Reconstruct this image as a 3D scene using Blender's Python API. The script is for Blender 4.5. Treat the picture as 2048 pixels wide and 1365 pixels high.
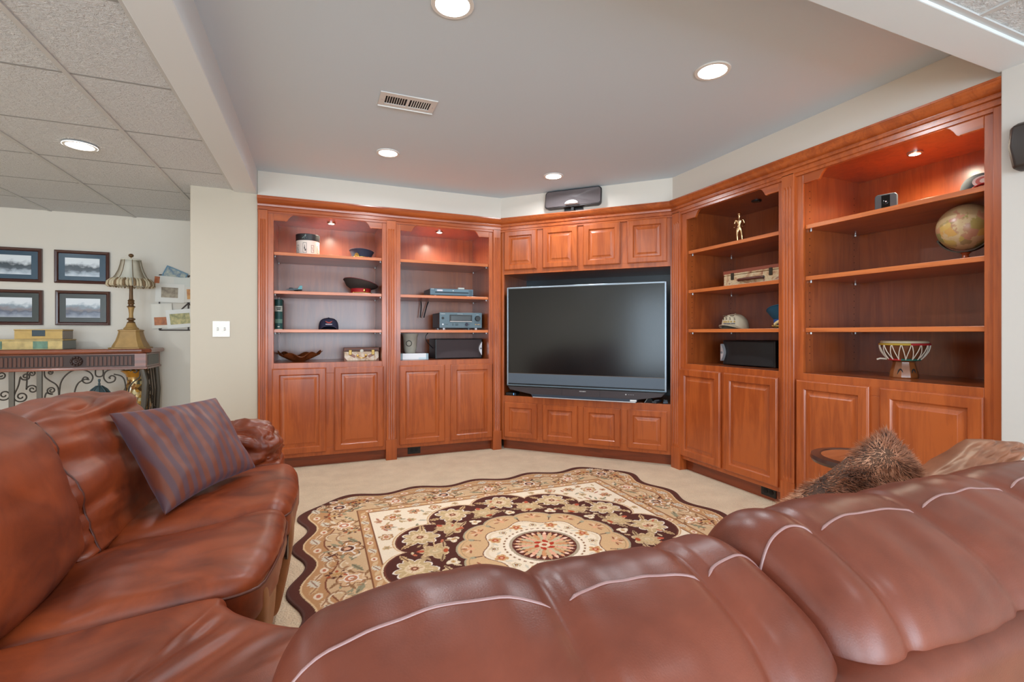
import bpy, bmesh, math, random
import numpy as np
from mathutils import Vector, Matrix, noise

for _o in list(bpy.data.objects):
    bpy.data.objects.remove(_o, do_unlink=True)
D = bpy.data
SC = bpy.context.scene
COL = SC.collection
PI = math.pi
rnd = random.Random(7)

# ------------------------------------------------------------------ camera
cam_d = D.cameras.new('camera')
cam = D.objects.new('camera', cam_d)
COL.objects.link(cam)
SC.camera = cam
YAW = math.radians(67.78)
cam.location = (0, 0, 1.15)
cam.rotation_euler = (PI / 2, 0, YAW - PI / 2)
cam_d.sensor_width = 36.0
cam_d.lens = 36.0 * 957 / 2048
cam_d.shift_x = -3 / 2048
cam_d.shift_y = -15 / 2048
cam_d.clip_start = 0.02

# ------------------------------------------------------------------ world, exposure, window daylight
SC.view_settings.view_transform = 'Standard'
SC.view_settings.look = 'None'
SC.view_settings.gamma = 1.0
SC.view_settings.use_curve_mapping = False
SC.view_settings.exposure = 0.24
w = D.worlds.new('sky')
SC.world = w
w.use_nodes = True
w.node_tree.nodes['Background'].inputs[0].default_value = (0.72, 0.86, 1.0, 1)
w.node_tree.nodes['Background'].inputs[1].default_value = 1.6


def light(name, kind, loc, energy, color=(1, 1, 1), size=None, size_y=None, rot=(0, 0, 0), shape=None, spot=None, blend=0.5, spread=None):
    l = D.lights.new(name, kind)
    l.energy = energy
    l.color = color
    if kind == 'AREA':
        if shape: l.shape = shape
        elif size_y: l.shape = 'RECTANGLE'
        l.size = size
        if size_y: l.size_y = size_y
        if spread: l.spread = spread
    if kind == 'SPOT':
        l.spot_size = spot
        l.spot_blend = blend
        l.shadow_soft_size = size or 0.05
    if kind == 'POINT':
        l.shadow_soft_size = size or 0.05
    o = D.objects.new(name, l)
    o.location = loc
    o.rotation_euler = rot
    COL.objects.link(o)
    return o


DAY = (0.70, 0.865, 1.0)
WARM = (0.87, 0.94, 1.0)
# daylight through the windows of the wall behind the camera and the left wall
light('daylight_rear', 'AREA', (-2.3, -3.93, 1.12), 118, DAY, 2.2, 2.0, (-PI / 2, 0, PI))
light('daylight_rear', 'AREA', (1.0, -3.93, 1.12), 162, DAY, 3.0, 2.0, (-PI / 2, 0, PI))
light('daylight_side', 'AREA', (-4.22, -2.7, 1.15), 56, DAY, 2.3, 1.9, (PI / 2, 0, PI / 2 + PI))

# ------------------------------------------------------------------ helpers


def srgb(r, g, b):
    def f(c):
        c /= 255.0
        return c / 12.92 if c <= 0.04045 else ((c + 0.055) / 1.055) ** 2.4
    return (f(r), f(g), f(b), 1.0)


_mats = {}


def nodes_of(name):
    m = D.materials.new(name)
    m.use_nodes = True
    nt = m.node_tree
    b = nt.nodes['Principled BSDF']
    return m, nt, b


def NN(nt, typ, **kw):
    n = nt.nodes.new(typ)
    for k, v in kw.items():
        setattr(n, k, v)
    return n


def noise_node(nt, scale, detail=4, rough=0.5, dist=0.0, vec=None):
    n = NN(nt, 'ShaderNodeTexNoise')
    n.inputs['Scale'].default_value = scale
    n.inputs['Detail'].default_value = detail
    n.inputs['Roughness'].default_value = rough
    n.inputs['Distortion'].default_value = dist
    if vec is not None:
        nt.links.new(vec, n.inputs['Vector'])
    return n


def obj_coords(nt, scale=(1, 1, 1)):
    tc = NN(nt, 'ShaderNodeTexCoord')
    mp = NN(nt, 'ShaderNodeMapping')
    mp.inputs['Scale'].default_value = scale
    nt.links.new(tc.outputs['Object'], mp.inputs['Vector'])
    return mp.outputs['Vector']


def ramp(nt, fac, stops):
    r = NN(nt, 'ShaderNodeValToRGB')
    e = r.color_ramp.elements
    while len(e) > 1:
        e.remove(e[0])
    e[0].position, e[0].color = stops[0][0], stops[0][1]
    for p, c in stops[1:]:
        x = e.new(p)
        x.color = c
    nt.links.new(fac, r.inputs['Fac'])
    return r.outputs['Color']


def bump_to(nt, b, height, strength, dist=0.01):
    bp = NN(nt, 'ShaderNodeBump')
    bp.inputs['Strength'].default_value = strength
    bp.inputs['Distance'].default_value = dist
    nt.links.new(height, bp.inputs['Height'])
    nt.links.new(bp.outputs['Normal'], b.inputs['Normal'])


def plain(name, col, rough=0.5, metal=0.0, bump=None, coat=0.0, spec=None, var=0.0, emit=None, trans=0.0):
    if name in _mats: return _mats[name]
    m, nt, b = nodes_of(name)
    col = srgb(*col) if len(col) == 3 else col
    b.inputs['Base Color'].default_value = col
    b.inputs['Roughness'].default_value = rough
    b.inputs['Metallic'].default_value = metal
    b.inputs['Coat Weight'].default_value = coat
    if spec is not None: b.inputs['Specular IOR Level'].default_value = spec
    if trans: b.inputs['Transmission Weight'].default_value = trans
    v = obj_coords(nt)
    if var:
        n = noise_node(nt, 9, 5, 0.6, 0.3, v)
        d = tuple(c * (1 - var) for c in col[:3]) + (1,)
        l = tuple(min(1, c * (1 + var)) for c in col[:3]) + (1,)
        nt.links.new(ramp(nt, n.outputs['Fac'], [(0.3, d), (0.7, l)]), b.inputs['Base Color'])
    if bump:
        n = noise_node(nt, bump[0], 6, 0.6, 0, v)
        bump_to(nt, b, n.outputs['Fac'], bump[1], bump[2] if len(bump) > 2 else 0.004)
    if emit:
        b.inputs['Emission Color'].default_value = tuple(emit[:3]) + (1,)
        b.inputs['Emission Strength'].default_value = emit[3]
    _mats[name] = m
    return m


def wood(name, axis, dark, light_, rough=0.3, coat=0.45):
    if name in _mats: return _mats[name]
    m, nt, b = nodes_of(name)
    s = [5, 5, 5]
    s['xyz'.index(axis)] = 0.5
    v = obj_coords(nt, s)
    n1 = noise_node(nt, 3.0, 8, 0.62, 1.2, v)
    s2 = [60, 60, 60]
    s2['xyz'.index(axis)] = 2.0
    n2 = noise_node(nt, 2.0, 4, 0.6, 0.2, obj_coords(nt, s2))
    n3 = noise_node(nt, 2.2, 3, 0.5, 0.4, obj_coords(nt))
    a = NN(nt, 'ShaderNodeMath', operation='MULTIPLY_ADD')
    nt.links.new(n2.outputs['Fac'], a.inputs[0])
    a.inputs[1].default_value = 0.25
    nt.links.new(n1.outputs['Fac'], a.inputs[2])
    a2 = NN(nt, 'ShaderNodeMath', operation='MULTIPLY_ADD')
    nt.links.new(n3.outputs['Fac'], a2.inputs[0])
    a2.inputs[1].default_value = 0.6
    nt.links.new(a.outputs[0], a2.inputs[2])
    mid = tuple((x + y) / 2 for x, y in zip(dark, light_))
    nt.links.new(ramp(nt, a2.outputs[0], [(0.55, dark), (0.85, mid), (1.0, light_)]), b.inputs['Base Color'])
    b.inputs['Roughness'].default_value = rough
    b.inputs['Coat Weight'].default_value = coat
    b.inputs['Coat Roughness'].default_value = 0.22
    bump_to(nt, b, a.outputs[0], 0.05, 0.002)
    _mats[name] = m
    return m


W_D, W_L = srgb(138, 59, 22), srgb(178, 88, 37)
WOODV = wood('cherry_wood_upright', 'z', W_D, W_L)
WOODH = wood('cherry_wood_level', 'x', W_D, W_L)
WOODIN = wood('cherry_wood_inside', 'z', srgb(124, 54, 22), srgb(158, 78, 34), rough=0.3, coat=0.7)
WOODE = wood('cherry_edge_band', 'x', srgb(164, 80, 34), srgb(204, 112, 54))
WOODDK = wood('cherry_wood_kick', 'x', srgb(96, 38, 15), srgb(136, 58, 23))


def leather(name, dark, light_, rough, sheen=0.0):
    m, nt, b = nodes_of(name)
    v = obj_coords(nt)
    n1 = noise_node(nt, 5.0, 6, 0.6, 0.6, v)
    nt.links.new(ramp(nt, n1.outputs['Fac'], [(0.3, dark), (0.68, light_)]), b.inputs['Base Color'])
    n2 = noise_node(nt, 2.5, 3, 0.5, 0.5, v)
    mr = NN(nt, 'ShaderNodeMapRange')
    mr.inputs['To Min'].default_value = rough - 0.07
    mr.inputs['To Max'].default_value = rough + 0.08
    nt.links.new(n2.outputs['Fac'], mr.inputs['Value'])
    nt.links.new(mr.outputs[0], b.inputs['Roughness'])
    b.inputs['Sheen Weight'].default_value = sheen
    b.inputs['Sheen Roughness'].default_value = 0.5
    b.inputs['Sheen Tint'].default_value = (1, 0.85, 0.8, 1)
    vor = NN(nt, 'ShaderNodeTexVoronoi', feature='DISTANCE_TO_EDGE')
    vor.inputs['Scale'].default_value = 260
    nt.links.new(v, vor.inputs['Vector'])
    big = noise_node(nt, 7, 5, 0.55, 1.4, v)
    big.noise_type = 'RIDGED_MULTIFRACTAL'
    ad = NN(nt, 'ShaderNodeMath', operation='MULTIPLY_ADD')
    nt.links.new(big.outputs['Fac'], ad.inputs[0])
    ad.inputs[1].default_value = 1.1
    vm = NN(nt, 'ShaderNodeMath', operation='MULTIPLY')
    nt.links.new(vor.outputs['Distance'], vm.inputs[0])
    vm.inputs[1].default_value = 0.25
    nt.links.new(vm.outputs[0], ad.inputs[2])
    bump_to(nt, b, ad.outputs[0], 0.13, 0.004)
    return m


LEATHER = leather('brown_leather', srgb(92, 35, 16), srgb(152, 68, 31), 0.40)
LEATHER_B = leather('brown_leather_back', srgb(96, 43, 28), srgb(126, 62, 43), 0.36, 0.0)
LEATHER_T = leather('tan_leather', srgb(132, 82, 44), srgb(164, 106, 62), 0.45)
PIPING = plain('leather_piping', (92, 44, 30), 0.4)
WELT = plain('pale_welt', (150, 112, 108), 0.32)


class MB:
    def __init__(s):
        s.v, s.f, s.M = [], [], None

    def add(s, vs, fs):
        o = len(s.v)
        if s.M is not None:
            vs = [tuple(s.M @ Vector(p)) for p in vs]
        s.v.extend([tuple(p) for p in vs])
        s.f.extend([tuple(i + o for i in f) for f in fs])
        return s

    def box(s, x0, x1, y0, y1, z0, z1):
        return s.add([(x0, y0, z0), (x1, y0, z0), (x1, y1, z0), (x0, y1, z0), (x0, y0, z1), (x1, y0, z1), (x1, y1, z1), (x0, y1, z1)],
                     [(0, 3, 2, 1), (4, 5, 6, 7), (0, 1, 5, 4), (1, 2, 6, 5), (2, 3, 7, 6), (3, 0, 4, 7)])

    def rings(s, rs, cap0=True, cap1=True, closed=True):
        n = len(rs[0])
        vs = [p for r in rs for p in r]
        fs = []
        for i in range(len(rs) - 1):
            for j in range(n if closed else n - 1):
                k = (j + 1) % n
                fs.append((i * n + j, i * n + k, (i + 1) * n + k, (i + 1) * n + j))
        if cap0: fs.append(tuple(reversed(range(n))))
        if cap1: fs.append(tuple((len(rs) - 1) * n + j for j in range(n)))
        return s.add(vs, fs)

    def prism(s, poly, a0, a1, axis='y'):
        def mk(p, a):
            return {'y': (p[0], a, p[1]), 'z': (p[0], p[1], a), 'x': (a, p[0], p[1])}[axis]
        return s.rings([[mk(p, a0) for p in poly], [mk(p, a1) for p in poly]])

    def lathe(s, prof, n=24, c=(0, 0, 0), sx=1, sy=1, cap0=True, cap1=True, off=0.0):
        rs = []
        for r, z in prof:
            rs.append([(c[0] + sx * r * math.cos(2 * PI * (j + off) / n), c[1] + sy * r * math.sin(2 * PI * (j + off) / n), c[2] + z) for j in range(n)])
        return s.rings(rs, cap0, cap1)

    def tube(s, pts, r, n=6, closed=False):
        pts = [Vector(p) for p in pts]
        N = len(pts)
        rr = r if isinstance(r, (list, tuple)) else [r] * N
        rs = []
        up = None
        for i in range(N):
            if closed:
                t = pts[(i + 1) % N] - pts[i - 1]
            else:
                t = pts[min(i + 1, N - 1)] - pts[max(i - 1, 0)]
            if t.length < 1e-9: t = Vector((0, 0, 1))
            t.normalize()
            if up is None:
                up = Vector((0, 0, 1)) if abs(t.z) < 0.9 else Vector((1, 0, 0))
            a = (up - t * up.dot(t))
            if a.length < 1e-6: a = t.orthogonal()
            a.normalize()
            up = a
            bb = t.cross(a)
            rs.append([tuple(pts[i] + (a * math.cos(2 * PI * j / n) + bb * math.sin(2 * PI * j / n)) * rr[i]) for j in range(n)])
        if closed:
            rs.append(rs[0])
        return s.rings(rs, not closed, not closed)

    def ball(s, c, r, n=12, sz=1.0, sx=1.0, sy=1.0):
        m = max(4, n // 2)
        return s.lathe([(max(1e-4, r * math.sin(PI * i / m)), -r * sz * math.cos(PI * i / m)) for i in range(m + 1)], n, c, sx, sy)

    def build(s, name, mat, parent=None, smooth=None, bevel=0.0, recalc=True, segs=2):
        me = D.meshes.new(name)
        me.from_pydata(s.v, [], s.f)
        if recalc:
            b = bmesh.new()
            b.from_mesh(me)
            bmesh.ops.remove_doubles(b, verts=b.verts, dist=1e-5)
            bmesh.ops.recalc_face_normals(b, faces=b.faces)
            b.to_mesh(me)
            b.free()
        if smooth is not None:
            me.polygons.foreach_set('use_smooth', [True] * len(me.polygons))
            me.set_sharp_from_angle(angle=math.radians(smooth))
        me.materials.append(mat)
        o = D.objects.new(name, me)
        COL.objects.link(o)
        if parent is not None: o.parent = parent
        if bevel:
            md = o.modifiers.new('edge', 'BEVEL')
            md.width = bevel
            md.segments = segs
            md.limit_method = 'ANGLE'
            md.angle_limit = math.radians(40)
        return o


def thing(name, label, cat, loc=(0, 0, 0), rz=0.0, group=None, rot=None):
    o = D.objects.new(name, None)
    o.empty_display_size = 0.05
    COL.objects.link(o)
    o.location = loc
    o.rotation_euler = rot if rot else (0, 0, rz)
    return tag(o, label, cat, group)


def tag(o, label, cat, group=None):
    o['label'] = label
    o['category'] = cat
    if group: o['group'] = group
    return o


def struct(o, label=None):
    o['kind'] = 'structure'
    if label: o['label'] = label
    return o


def dup(o, parent=None):
    c = o.copy()
    COL.objects.link(c)
    if parent is not None: c.parent = parent
    for ch in list(o.children):
        dup(ch, c)
    return c


def text(body, size, mat, parent, M, name='lettering', extrude=0.0006, align='CENTER'):
    cu = D.curves.new(name, 'FONT')
    cu.body = body
    cu.size = size
    cu.extrude = extrude
    cu.align_x = align
    cu.align_y = 'CENTER'
    cu.materials.append(mat)
    o = D.objects.new(name, cu)
    COL.objects.link(o)
    dg = bpy.context.evaluated_depsgraph_get()
    dg.update()
    me = D.meshes.new_from_object(o.evaluated_get(dg))
    D.objects.remove(o, do_unlink=True)
    o = D.objects.new(name, me)
    COL.objects.link(o)
    o.parent = parent
    o.matrix_local = M
    return o


def face_front(x, y, z):
    """matrix for flat print facing local -y"""
    return Matrix.Translation((x, y, z)) @ Matrix.Rotation(PI / 2, 4, 'X')


def nz(x, y, z, s=0.0):
    return noise.noise(Vector((x + s * 13.7, y - s * 7.1, z + s * 3.3)))

# ------------------------------------------------------------------ setting
YA, XC, XAB = 4.466, 2.841, 1.689
YBC = XAB + YA - XC
XL = -0.462
ZC, ZT, ZB = 2.50, 2.317, 2.303      # nook ceiling, tile ceiling, beam underside
R0, R1, Y0, Y1 = -4.3, 2.841, -4.0, 5.9

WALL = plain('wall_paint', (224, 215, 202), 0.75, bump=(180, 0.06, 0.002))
WALLB = plain('beige_wall_dimmed', (194, 182, 164), 0.75, bump=(180, 0.06, 0.002))  # beige, darkened in colour to offset the strong light on the wall end
WALLR = plain('wall_paint_dimmed', (202, 195, 187), 0.75, bump=(180, 0.06, 0.002))  # wall paint coloured darker to hold down the bright light on the right wall
CEIL = plain('ceiling_paint', (208, 220, 230), 0.85, bump=(150, 0.05, 0.002))
BEAMM = plain('beam_paint', (218, 222, 224), 0.8, bump=(150, 0.05, 0.002))
TRIMW = plain('white_trim', (236, 234, 229), 0.45)


def carpet_mat():
    m, nt, b = nodes_of('beige_carpet')
    v = obj_coords(nt)
    n1 = noise_node(nt, 240, 3, 0.7, 0, v)
    n2 = noise_node(nt, 6, 4, 0.6, 0, v)
    vor = NN(nt, 'ShaderNodeTexVoronoi')
    vor.inputs['Scale'].default_value = 110
    nt.links.new(v, vor.inputs['Vector'])
    mx = NN(nt, 'ShaderNodeMath', operation='MULTIPLY_ADD')
    nt.links.new(n2.outputs['Fac'], mx.inputs[0])
    mx.inputs[1].default_value = 0.5
    nt.links.new(n1.outputs['Fac'], mx.inputs[2])
    nt.links.new(ramp(nt, mx.outputs[0], [(0.5, srgb(196, 166, 134)), (0.95, srgb(234, 208, 174))]), b.inputs['Base Color'])
    b.inputs['Roughness'].default_value = 0.95
    b.inputs['Sheen Weight'].default_value = 0.2
    iv = NN(nt, 'ShaderNodeMath', operation='SUBTRACT')
    iv.inputs[0].default_value = 1.0
    nt.links.new(vor.outputs['Distance'], iv.inputs[1])
    bump_to(nt, b, iv.outputs[0], 0.7, 0.006)
    return m


def tile_mat():
    m, nt, b = nodes_of('ceiling_tile_texture')
    tc = NN(nt, 'ShaderNodeTexCoord')
    v = tc.outputs['Object']
    n1 = noise_node(nt, 34, 6, 0.62, 1.6, v)
    n2 = noise_node(nt, 120, 3, 0.6, 0.6, v)
    ad = NN(nt, 'ShaderNodeMath', operation='MULTIPLY_ADD')
    nt.links.new(n2.outputs['Fac'], ad.inputs[0])
    ad.inputs[1].default_value = 0.45
    nt.links.new(n1.outputs['Fac'], ad.inputs[2])
    b.inputs['Base Color'].default_value = srgb(226, 226, 226)
    b.inputs['Roughness'].default_value = 0.95
    bump_to(nt, b, ad.outputs[0], 0.9, 0.022)
    return m


fl = MB().box(R0 - 0.1, XC + 0.75, Y0 - 0.1, Y1 + 0.1, -0.1, 0.0).build('floor', carpet_mat())
struct(fl, 'beige loop pile carpet covering the whole floor')

struct(MB().box(R0 - 0.1, XL, Y1, Y1 + 0.1, 0, 2.6).build('wall_back', WALL), 'off white far wall behind the console table')
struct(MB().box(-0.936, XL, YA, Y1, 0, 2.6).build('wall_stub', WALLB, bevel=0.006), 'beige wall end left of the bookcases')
struct(MB().box(XL, XC + 0.75, YA + 0.66, YA + 0.76, 0, 2.6).build('wall_rear', WALL), None)
struct(MB().box(XC + 0.66, XC + 0.75, 1.0, YA + 0.66, 0, 2.6).build('wall_side', WALL), None)
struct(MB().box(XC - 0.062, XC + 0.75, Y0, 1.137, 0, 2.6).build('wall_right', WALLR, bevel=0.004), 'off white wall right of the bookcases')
# walls behind the camera, with window openings
mb = MB()
wins_r = [(-3.4, -1.2), (-0.5, 2.5)]
xs = [R0] + [x for w_ in wins_r for x in w_] + [XC]
for i in range(0, len(xs), 2):
    mb.box(xs[i], xs[i + 1], Y0 - 0.1, Y0, 0, 2.6)
for a, c in wins_r:
    mb.box(a, c, Y0 - 0.1, Y0, 0, 0.08)
    mb.box(a, c, Y0 - 0.1, Y0, 2.15, 2.6)
struct(mb.build('wall_front', WALL))
mb = MB()
mb.box(R0 - 0.1, R0, Y0, -3.9, 0, 2.6).box(R0 - 0.1, R0, -1.5, Y1, 0, 2.6)
mb.box(R0 - 0.1, R0, -3.9, -1.5, 0, 0.15).box(R0 - 0.1, R0, -3.9, -1.5, 2.1, 2.6)
struct(mb.build('wall_left', WALL))


def win_frame(name, a, c, z0, z1, plane, horizontal):
    mb = MB()
    t = 0.05
    for (p0, p1, q0, q1) in [(a, a + t, z0, z1), (c - t, c, z0, z1), (a, c, z0, z0 + t), (a, c, z1 - t, z1), ((a + c) / 2 - t / 2, (a + c) / 2 + t / 2, z0, z1)]:
        if horizontal: mb.box(p0, p1, plane - 0.08, plane - 0.03, q0, q1)
        else: mb.box(plane - 0.08, plane - 0.03, p0, p1, q0, q1)
    struct(mb.build(name, TRIMW))


win_frame('window_1', -3.4, -1.2, 0.08, 2.15, Y0, True)
win_frame('window_2', -0.5, 2.5, 0.08, 2.15, Y0, True)
win_frame('window_3', -3.9, -1.5, 0.15, 2.1, R0, False)
struct(MB().box(R0, XL - 0.48, Y1 - 0.015, Y1, 0, 0.1).build('baseboard_back', TRIMW, bevel=0.003))

# wall band above the cabinets
foot = [(XL, YA), (XAB, YA), (XC, YBC), (XC, 1.15), (XC + 0.7, 1.15), (XC + 0.7, YA + 0.7), (XL, YA + 0.7)]
struct(MB().prism(foot, 2.285, 2.6, 'z').build('wall_upper', WALL), 'off white wall band above the cabinet crown')
# nook ceiling (drywall) and beams
struct(MB().prism([(XL - 0.01, 1.1), (XC + 0.05, 1.1), (XC + 0.05, YA + 0.05), (XL - 0.01, YA + 0.05)], ZC, ZC + 0.1, 'z').build('ceiling', CEIL), 'smooth grey white drywall ceiling over the cabinets')
struct(MB().prism([(-0.63, 1.0), (XC, 1.0), (XC, 1.15), (XL - 0.003, 1.15), (XL - 0.003, YA), (-0.63, YA)], ZB, 2.62, 'z').build('beam', BEAMM, bevel=0.004), 'painted beam boxing in the drywall ceiling')

# tile ceiling: every tile a piece, T-bar grid and wall angle
TILE = tile_mat()
TBAR_SHADE = plain('tbar_groove_shade', (150, 149, 148), 0.6)  # cross bars coloured darker, standing in for shade in the grooves
TBAR = plain('tbar_white', (196, 195, 194), 0.5)
grid = thing('ceiling_grid', None, None, (0, 0, 0))
for k_ in ('label', 'category'):
    del grid[k_]
struct(grid, 'suspended ceiling of square textured white tiles')
P = 0.66
gx = sorted([-1.045 - P * i for i in range(0, 5)] + [-1.045 + P * i for i in range(1, 6)])
gy = [2.75 + P * i for i in range(-10, 5)]
bx = [R0] + [g for g in gx if R0 + 0.02 < g < XC] + [XC]
by = [Y0] + [g for g in gy if Y0 + 0.02 < g < Y1 - 0.02] + [Y1]


def clip_tile(x0, x1, y0, y1):
    """parts of the cell outside the nook and beam footprint"""
    out = []
    if y0 < 1.0:
        out.append((x0, x1, y0, min(y1, 1.0)))
    if y1 > 1.0:
        xa = min(x1, -0.63)
        if xa > x0:
            ya = max(y0, 1.0)
            out.append((x0, xa, ya, y1))
    res = []
    for (a, b_, c, d) in out:
        if c >= YA - 0.01 and b_ > -0.936: b_ = -0.936
        if b_ - a > 0.02 and d - c > 0.02: res.append((a, b_, c, d))
    return res


shared_tile = None
for i in range(len(bx) - 1):
    for j in range(len(by) - 1):
        for (a, b_, c, d) in clip_tile(bx[i], bx[i + 1], by[j], by[j + 1]):
            full = abs(b_ - a - P) < 1e-3 and abs(d - c - P) < 1e-3
            if full and shared_tile:
                o = D.objects.new('ceiling_tile', shared_tile)
                COL.objects.link(o)
            else:
                hx, hy = (b_ - a) / 2 - 0.006, (d - c) / 2 - 0.006
                e = 0.003
                mb = MB()
                mb.rings([[(-hx, -hy, 0.02), (hx, -hy, 0.02), (hx, hy, 0.02), (-hx, hy, 0.02)],
                          [(-hx, -hy, 0.008), (hx, -hy, 0.008), (hx, hy, 0.008), (-hx, hy, 0.008)],
                          [(-hx + e, -hy + e, 0.005), (hx - e, -hy + e, 0.005), (hx - e, hy - e, 0.005), (-hx + e, hy - e, 0.005)]])
                o = mb.build('ceiling_tile', TILE)
                if full: shared_tile = o.data
            o.location = ((a + b_) / 2, (c + d) / 2, ZT)
            o.parent = grid
TB = 0.011
for x in bx[1:-1]:
    for (ya, yb) in ([(Y0, Y1)] if x < -0.936 else [(Y0, YA)] if x < -0.64 else [(Y0, 1.0)]):
        MB().box(x - TB, x + TB, ya, yb, ZT - 0.001, ZT + 0.03).build('grid_bar', TBAR, grid)
for y in by[1:-1]:
    xe = XC if y < 1.0 else (-0.64 if y < YA else -0.936)
    MB().box(R0, xe, y - TB * 0.6, y + TB * 0.6, ZT + 0.0047, ZT + 0.028).build('grid_bar', TBAR_SHADE, grid)
MB().box(-0.648, -0.63, 1.0, YA, ZT - 0.002, ZT + 0.02).build('wall_angle', TBAR, grid)
MB().box(-0.63, XC, 0.978, 1.0, ZT - 0.002, ZT + 0.012).build('wall_angle', TBAR, grid)
MB().box(R0, -0.64, Y0, Y1, ZT + 0.06, ZT + 0.07).box(-0.64, XC, Y0, 0.99, ZT + 0.06, ZT + 0.07).build('backing', plain('plenum_dark', (70, 68, 66), 0.9), grid)

# ------------------------------------------------------------------ cabinets
Z_CR, Z_SH, Z_CT, Z_DT, Z_DB, Z_KICK = 2.17, (1.838, 1.512, 1.185), 0.90, 0.855, 0.125, 0.095
DEP = 0.55
PIN = plain('shelf_pin_nickel', (205, 205, 205), 0.3, 0.6)
BLACKP = plain('black_plastic', (24, 24, 25), 0.35)
BLACKM = plain('black_matte', (18, 18, 19), 0.7)
HOLE = plain('dark_hole', (36, 16, 8), 0.9)
LENS = plain('lamp_lens', (255, 250, 240), 0.4, emit=(1.0, 0.95, 0.87, 9))
LENS2 = plain('puck_lens', (255, 246, 230), 0.4, emit=(1.0, 0.92, 0.8, 14))
CHROME = plain('satin_nickel', (190, 188, 184), 0.3, 0.9)


def raised_door(parent, x0, x1, z0, z1, y=0.0, fw=0.062):
    """frame with a moulded inner edge and a separate raised panel; front faces local -y"""
    def ring(ins, d):
        return [(x0 + ins, y - d, z0 + ins), (x1 - ins, y - d, z0 + ins), (x1 - ins, y - d, z1 - ins), (x0 + ins, y - d, z1 - ins)]
    fr = [(0, 0), (0, 0.013), (0.004, 0.017), (0.007, 0.018), (0.009, 0.0215), (fw - 0.009, 0.0215), (fw - 0.006, 0.019), (fw - 0.003, 0.014), (fw, 0.009), (fw, 0.0)]
    mb = MB().rings([ring(a, b) for a, b in fr], False, False)
    d = mb.build('door', WOODV, parent, smooth=20)
    pn = [(fw - 0.001, 0.003), (fw - 0.001, 0.0085), (fw + 0.006, 0.0085), (fw + 0.030, 0.0165), (fw + 0.033, 0.0185)]
    MB().rings([ring(a, b) for a, b in pn], False, True).build('raised_panel', WOODV, d, smooth=20)
    return d


def pilaster(parent, x0, x1, flutes=3):
    wd = x1 - x0
    m = 0.013
    pit = (wd - 2 * m) / flutes

    def prof(grooved):
        pts = [(x0, -0.0004), (x0, -0.017), (x0 + 0.003, -0.02)]
        for i in range(flutes):
            c = x0 + m + pit * (i + 0.5)
            r = pit * 0.36
            for k in range(7):
                a = PI * k / 6
                pts.append((c - r * math.cos(a), -0.02 + (0.0075 * math.sin(a) if grooved else 0.0)))
        pts += [(x1 - 0.003, -0.02), (x1, -0.017), (x1, -0.0004)]
        return pts
    a, b = prof(False), prof(True)
    rs = []
    for z, p in [(0.0, a), (0.205, a), (0.225, b), (2.085, b), (2.10, a), (Z_CR + 0.01, a)]:
        rs.append([(q[0], q[1], z) for q in p])
    mb = MB().rings(rs)
    mb.box(x0 - 0.004, x1 + 0.004, -0.024, -0.0004, Z_KICK - 0.001, 0.185)
    mb.box(x0 - 0.004, x1 + 0.004, -0.024, 0.048, 0.0, Z_KICK - 0.001)
    return mb.build('pilaster', WOODV, parent, smooth=25)


def valance(parent, a, b):
    """scalloped board: low ends, ogee step up to a straight raised middle"""
    zt, zl, zh = Z_CR + 0.005, 2.098, 2.152
    st = 0.115
    left = [(a, zl), (a + st - 0.03, zl), (a + st - 0.022, zl - 0.004), (a + st - 0.012, zl + 0.002)]
    for k in range(9):
        t = k / 8
        x = a + st - 0.008 + 0.05 * t
        left.append((x, zl + 0.008 + (zh - zl - 0.008) * (1 - (1 - t) ** 2.2)))
    right = [(a + b - x, z) for x, z in reversed(left)]
    poly = [(a, zt)] + left + right + [(b, zt)]
    return MB().prism(poly, -0.001, 0.019).build('valance', WOODH, parent, bevel=0.0025)


def puck(parent, x, y, lit):
    p = MB().lathe([(0.036, 0), (0.036, -0.009), (0.031, -0.0125), (0.026, -0.0125), (0.026, 0.0)], 28, (x, y, 2.165)).build('puck_light', CHROME if lit else BLACKP, parent, smooth=30)
    MB().lathe([(0.026, 0), (0.024, -0.0125), (0.012, -0.0145), (0.001, -0.015)], 24, (x, y, 2.165)).build('lens', LENS2 if lit else plain('unlit_lens', (58, 56, 54), 0.25), p, smooth=40)


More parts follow.
